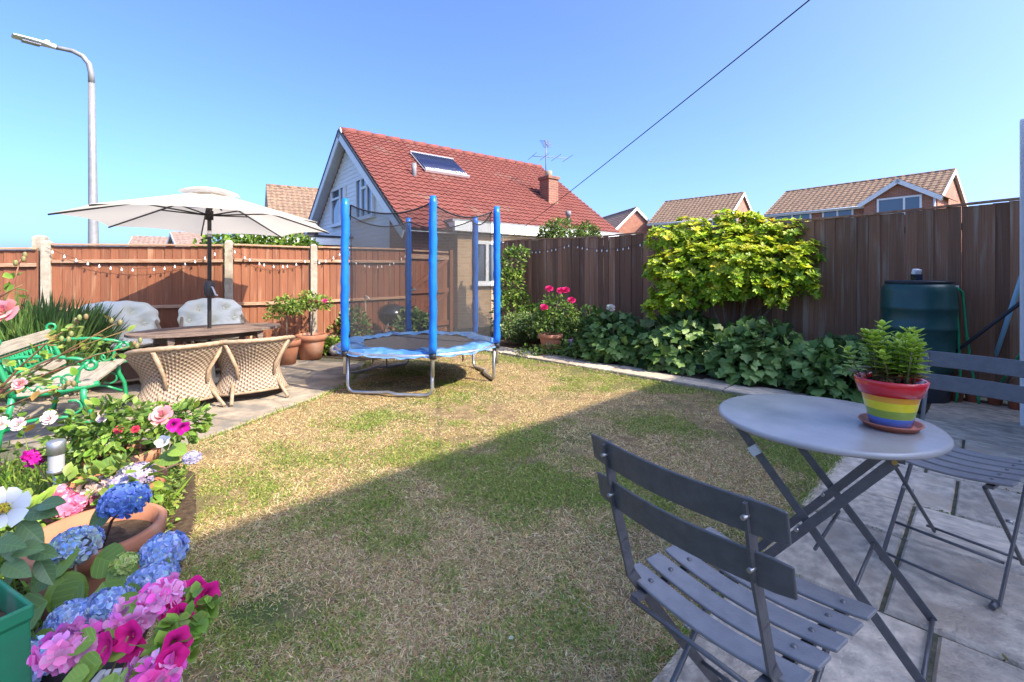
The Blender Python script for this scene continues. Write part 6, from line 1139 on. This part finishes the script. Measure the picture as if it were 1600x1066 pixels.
LBL = [(.30, .40, .66), (.42, .51, .72), (.58, .64, .76), (.24, .34, .62)]; DBL = [(.09, .16, .46), (.14, .24, .56)]; LGB = [(.28, .38, .66), (.40, .50, .60), (.42, .52, .45)]; FAD = [(.50, .45, .62), (.60, .52, .62), (.42, .40, .58)]; FBR = [(.55, .38, .33), (.42, .30, .22), (.65, .5, .5)]; LIM = [(.40, .52, .12), (.5, .6, .2)]
def hydrangea():
    base = Vector((-1.24, 1.36, 0)); t = thing('blue_hydrangea', 'blue hydrangea with big mophead flowers at the lawn edge', 'hydrangea', base)
    heads = [(195, 782, 1.68, .080, DBL, 1), (118, 852, 1.50, .074, LGB, 1), (258, 860, 1.52, .070, LBL, 1), (240, 905, 1.44, .066, LBL, 1), (172, 947, 1.34, .066, LBL, 1), (110, 966, 1.29, .050, LBL, 1), (44, 1034, 1.16, .062, LBL, 1), (196, 880, 1.46, .040, LIM, .6)]
    for x, y, Y, r, c, k in heads:
        p = D(x, y, Y); n = int(150 * k); flower_head('flower_head', t, tuple(p), r * .9, n, 4, c, .0205 if k == 1 else .012, .66, (.1, -.5, .7)); b = MB(); bb = base + (PCc - base) * (1.0 if Y > 1.6 else 0) + Vector((random.uniform(-.04, .04), random.uniform(-.04, .04), .2)); b.tube([bb, bb.lerp(p, .5) + Vector((0, 0, .03)), p + Vector((0, 0, -.02))], [.006, .005, .004], 6); b.build('stem', MT['canestem'], t, rel=True)
    for x, y, Y, ang, s in ((95, 895, 1.42, -60, .15), (130, 905, 1.38, 250, .14), (150, 870, 1.48, 20, .12), (75, 940, 1.36, 215, .14), (125, 860, 1.45, 200, .13), (175, 880, 1.45, -20, .10), (205, 910, 1.38, -80, .09), (160, 910, 1.36, -50, .10), (90, 990, 1.22, 220, .10), (140, 985, 1.22, -100, .10), (60, 1000, 1.18, 200, .09), (230, 870, 1.47, -30, .10), (100, 870, 1.47, 230, .13), (190, 930, 1.33, -40, .08), (178, 795, 1.66, 215, .10)):
        a = R(ang); bigleaf(t, MH, D(x, y, Y), (math.cos(a), -.25, math.sin(a) * .45 - .25), s, (0, -.75, .6))
    b = MB(); b.lathe([(0, 0), (.11, 0), (.135, .22), (.125, .22), (.11, .16), (0, .17)], (0, 0, .004), 24); p = thing('dark_pot', 'dark plastic pot under the blue hydrangea', 'plant pot', base); b.build('pot_body', MT['darkplastic'], p)
    f = thing('faded_hydrangea', 'faded lilac and brown hydrangea heads in the wide terracotta pot', 'hydrangea', PB_ + Vector((0, 0, .25)))
    for x, y, Y, r, c in ((214, 742, 2.10, .075, FAD), (152, 762, 2.02, .065, FBR), (300, 715, 2.1, .03, FAD), (190, 755, 2.02, .045, FAD)):
        p = D(x, y, Y); flower_head('flower_head', f, tuple(p), r, 140, 4, c, .015, .6); b = MB(); b.tube([PB_ + Vector((0, 0, .25)), p], .004, 6); b.build('stem', MT['canestem'], f, rel=True)
    for x, y, Y, ang, s in ((195, 725, 2.15, 150, .12), (250, 712, 2.2, 0, .11), (180, 780, 1.98, -60, .10), (210, 770, 1.99, -30, .10), (265, 700, 2.2, 0, .10)):
        a = R(ang); bigleaf(f, MH, D(x, y, Y), (math.cos(a), -.3, math.sin(a) * .4 - .1), s, (0, -.6, .8))
hydrangea()
def pink_pelargonium():   # the clump of small pink flowers left of the deep blue head
    c = D(105, 795, 1.95); t = thing('pink_pelargonium', 'small pink and white clustered flowers left of the deep blue hydrangea', 'flowers', (c.x, c.y, 0))
    for x, y, r in ((108, 790, .075), (90, 775, .04), (125, 785, .045), (95, 800, .04)): p = D(x, y, 1.95); flower_head('flower_head', t, tuple(p), r, 45, 5, [(.75, .25, .38), (.85, .55, .62), (.7, .15, .3)], .026, .5, (0, -.4, .9)); b = MB(); b.tube([(c.x, c.y, 0), p], .004, 5); b.build('stem', MT['stem'], t, rel=True)
    for x, y, r in ((55, 720, .03), (48, 712, .025)): p = D(x, y, 2.2); flower_head('flower_head', t, tuple(p), r, 14, 5, MAG, .02, .7); b = MB(); b.tube([(c.x - .1, c.y + .2, 0), p], .003, 5); b.build('stem', MT['stem'], t, rel=True)
    foliage(t, lump((c.x + .05, c.y, .28), (.22, .2, .16), 8, .5), 500, .055, [(.2, .32, .05), (.28, .38, .06)], up=.8)
pink_pelargonium()
def white_bloom():
    c = D(8, 795, 1.32); t = thing('white_flower_plant', 'plant with one large white flower and dark leaves at the left edge', 'flower', (-1.62, 1.25, 0)); b = MB(); b.tube([(-1.62, 1.25, 0), (-1.55, 1.28, .35), c], [.012, .009, .007], 7); b.build('stem', MT['bark'], t, rel=True)
    P, X, Z, S = [], [], [], []; f = Vector((.35, -.8, .5)).normalized(); t1 = f.orthogonal().normalized(); t2 = f.cross(t1)
    for k in range(7): a = 6.283 * k / 7; o = t1 * math.cos(a) + t2 * math.sin(a); P.append(c + o * .008); X.append(o + f * .35); Z.append(f - o * .35); S.append(.050 + random.uniform(0, .02))
    scatter('flower', PETAL, np.array([tuple(p) for p in P]), [tuple(p) for p in X], [tuple(p) for p in Z], np.stack([np.array(S), np.array(S) * 1.05, np.array(S)], 1), np.full((7, 3), .82), MT['petal'], t, None, origin=t.location)
    flower_head('flower_centre', t, tuple(c + f * .012), .014, 30, 3, [(.6, .45, .05)], .008)
    for x, y, Y, ang, s in ((40, 800, 1.36, 10, .14), (30, 815, 1.34, -40, .13), (60, 790, 1.36, 25, .12), (10, 830, 1.3, -70, .12), (45, 860, 1.32, 0, .12), (20, 860, 1.3, 20, .13), (60, 870, 1.33, -60, .12), (5, 880, 1.28, -20, .12), (30, 885, 1.3, -110, .10), (-10, 850, 1.28, 10, .13)): a = R(ang); bigleaf(t, MM, D(x, y, Y), (math.cos(a), -.2, math.sin(a) * .6), s * .78, (0, -.6, .8))
white_bloom()
def planter_left():
    t = thing('green_tub', 'green plastic tub at the lower left corner', 'tub', (-1.275, 1.06, .003)); b = MB(); b.lathe([(0, 0), (.155, 0), (.145, .43), (.152, .44), (.152, .47), (.138, .47), (.132, .40), (0, .40)], (0, 0, 0), 4, smooth=False)
    M = Matrix.Rotation(R(18), 3, 'Z'); b.v = [tuple(M @ Vector(q)) for q in b.v]; b.build('tub_body', MT['greenpl'], t, bevel=.012); b = MB(); b.lathe([(0, .42), (.13, .415)], (0, 0, 0), 4); b.v = [tuple(M @ Vector(q)) for q in b.v]; b.build('soil', MT['soil'], t)
planter_left()
def trough():
    c = Vector((-.97, 1.02, .003)); t = thing('flower_trough', 'white trough of pink pelargoniums and magenta petunias at the bottom left', 'planter', c, R(8)); w, l, h = .20, .50, .19
    for sx in (-1, 1): b = MB(); b.box((sx * (w / 2 - .008), 0, h / 2), (.016, l, h)); b.build('side_panel', MT['whitepl'], t, bevel=.004)
    for sy in (-1, 1): b = MB(); b.box((0, sy * (l / 2 - .009), h / 2), (w - .034, .016, h)); b.build('end_panel', MT['whitepl'], t, bevel=.004)
    b = MB(); b.box((0, 0, h * .42), (w - .036, l - .04, h * .8)); b.build('soil', MT['soil'], t)
    def stemto(t2, p, m='stem', r=.004): q = Vector((c.x + random.uniform(-.05, .05), max(.85, min(1.2, p.y + .03)), .2)); b = MB(); b.tube([q, q.lerp(p, .55) + Vector((0, 0, .02)), p], [r, r * .85, r * .6], 6); b.build('stem', MT[m], t2, rel=True)
    g = thing('pelargonium', 'magenta pink pelargonium with three big flower heads in the white trough', 'flowers', c + Vector((0, 0, .2)))
    PEL = [(.90, .28, .58), (.93, .45, .70), (.86, .12, .46)]
    for x, y, Y, r in ((215, 955, 1.10, .044), (252, 932, 1.12, .036), (108, 1008, 1.03, .050), (240, 1050, .99, .044)): p = D(x, y, Y); flower_head('flower_head', g, tuple(p), r, 20, 5, PEL, .027, .55, (.1, -.6, .6)); stemto(g, p, 'canestem', .005)
    for x, y, Y, ang, s in ((240, 990, 1.06, 20, .07), (215, 1000, 1.03, 200, .07), (180, 1010, 1.02, 230, .07), (265, 1000, 1.05, -20, .06), (160, 1035, .99, 210, .08), (200, 1040, .98, -60, .07), (285, 985, 1.08, 10, .05), (210, 975, 1.06, 170, .06), (250, 1020, 1.02, -30, .06), (150, 1000, 1.02, 160, .06), (230, 1015, 1.01, 90, .06), (180, 1050, .97, -90, .07), (140, 1050, .97, 200, .06)): a = R(ang); bigleaf(g, MG, D(x, y, Y), (math.cos(a), -.3, math.sin(a) * .5 - .1), s, (0, -.5, .9))
    u = thing('petunias', 'magenta trumpet petunias trailing over the lawn edge of the trough', 'flowers', c + Vector((.02, .02, .2)))
    for x, y, Y, d in ((303, 922, 1.16, (.2, -.7, .3)), (324, 930, 1.16, (.8, -.5, .1)), (280, 965, 1.10, (.3, -.8, .2)), (266, 962, 1.10, (-.3, -.8, .3)), (205, 1012, 1.03, (.1, -.9, .3)), (165, 1010, 1.0, (-.4, -.8, .2)), (268, 1030, .99, (.7, -.7, .1)), (276, 1005, 1.02, (.8, -.5, .3)), (200, 995, 1.02, (0, -.9, .4))): p = D(x, y, Y); trumpet(u, p, .030, [(.80, .02, .24)], d); stemto(u, p, 'stem', .003)
    P = []; 
    for x, y, Y in ((300, 945, 1.14), (320, 950, 1.15), (285, 990, 1.08), (300, 975, 1.10), (270, 980, 1.07), (260, 1010, 1.03), (290, 1010, 1.05)): P += [tuple(D(x + random.gauss(0, 8), y + random.gauss(0, 8), Y)) for _ in range(16)]
    P = np.array(P); m = len(P); scatter('foliage', LEAF, P, RNG.normal(size=(m, 3)), np.array([.2, -.4, .8]) + RNG.normal(0, .3, (m, 3)), np.stack([.03 + .015 * RNG.random(m)] * 3, 1) * np.array([1, 1.3, 1]), colmix(m, (.18, .32, .04), (.26, .40, .06)), MT['leaf'], u, 'stuff', origin=u.location)
trough()

# ------------------------------------------------------------------ ragged lawn edge, moss in the joints, fallen petals
def edge_grass():
    P = []
    def along(pts, n, off):
        seg = [(Vector(a), Vector(b)) for a, b in zip(pts, pts[1:])]; L = [(b - a).length for a, b in seg]; tot = sum(L)
        for k in range(n):
            s = random.random() * tot; i = 0
            while s > L[i]: s -= L[i]; i += 1
            a, b = seg[i]; q = a.lerp(b, s / L[i]); w = .5 + .5 * math.sin(s * 9 + i * 3) * math.sin(s * 23 + 1)
            if random.random() < .35 + .65 * w: P.append((q.x + random.gauss(0, off), q.y + random.gauss(0, off)))
    along([(3.04, 4.0), (2.21, 3.18), (.38, 1.42), (-.3, .7)], 4200, .016); along([(-1.0, 8.02), (-.15, 7.18), (.9, 6.25), (1.62, 5.5), (2.23, 4.87), (3.04, 4.05)], 3600, .02); along([(-2.45, 3.22), (-2.24, 3.79), (-2.13, 4.22), (-1.97, 4.70), (-1.88, 5.34), (-2.05, 6.75)], 2600, .016)
    P = np.array(P); m = len(P); g = RNG.random(m) < .6; S = .02 + .045 * RNG.random(m) ** 2; C = np.where(g[:, None], colmix(m, (.17, .27, .04), (.25, .33, .06)), colmix(m, (.60, .46, .24), (.42, .30, .15)))
    tag(scatter('edge_grass', BLADE, np.column_stack([P, np.full(m, .0)]), np.column_stack([RNG.normal(0, .7, m), RNG.normal(0, .7, m), np.ones(m) * .8]), RNG.normal(size=(m, 3)) + np.array([0, 0, .4]), np.stack([S, (.002 + .0015 * RNG.random(m)) * (1 + .2 * P[:, 1]), S * .5], 1), C, MT['blade']), 'ragged longer grass along the lawn edge', 'grass', kind='stuff')
    n = 260; Q = np.stack([-1.2 + 3.4 * RNG.random(n), 1.3 + 5 * RNG.random(n)], 1); Q = Q[inside(Q, LAWN)]; m = len(Q)
    tag(scatter('fallen_leaves', LEAF, np.column_stack([Q, np.full(m, .018)]), RNG.normal(size=(m, 3)) * np.array([1, 1, .2]), np.array([0, 0, 1]) + RNG.normal(0, .3, (m, 3)), .008 + .014 * RNG.random(m), colmix(m, (.55, .40, .15), (.30, .18, .08), (.75, .70, .6), (.16, .24, .05)), MT['leaf']), 'tiny fallen leaves and petals on the lawn', 'leaves', kind='stuff')
    n = 900; e0 = Vector((2.2, 3.18, 0)); R_ = []
    for v in (-2.65, -2.2, -1.6, -.92, -.47, .13, .58):
        for k in range(n // 7): q = e0 + PA * (v + random.gauss(0, .003)) + PB * random.uniform(0, 2.2); R_.append((q.x, q.y)) if math.sin(q.x * 9 + v) > .2 else None
    R_ = np.array(R_); m = len(R_); S = .008 + .016 * RNG.random(m)
    tag(scatter('joint_weeds', LEAF, np.column_stack([R_, np.full(m, .006)]), RNG.normal(size=(m, 3)) + np.array([0, 0, .5]), np.array([0, 0, 1]) + RNG.normal(0, .5, (m, 3)), S, colmix(m, (.16, .24, .05), (.30, .28, .10), (.22, .15, .07)), MT['leaf']), 'small moss and weeds in the patio joints', 'weeds', kind='stuff')
edge_grass()
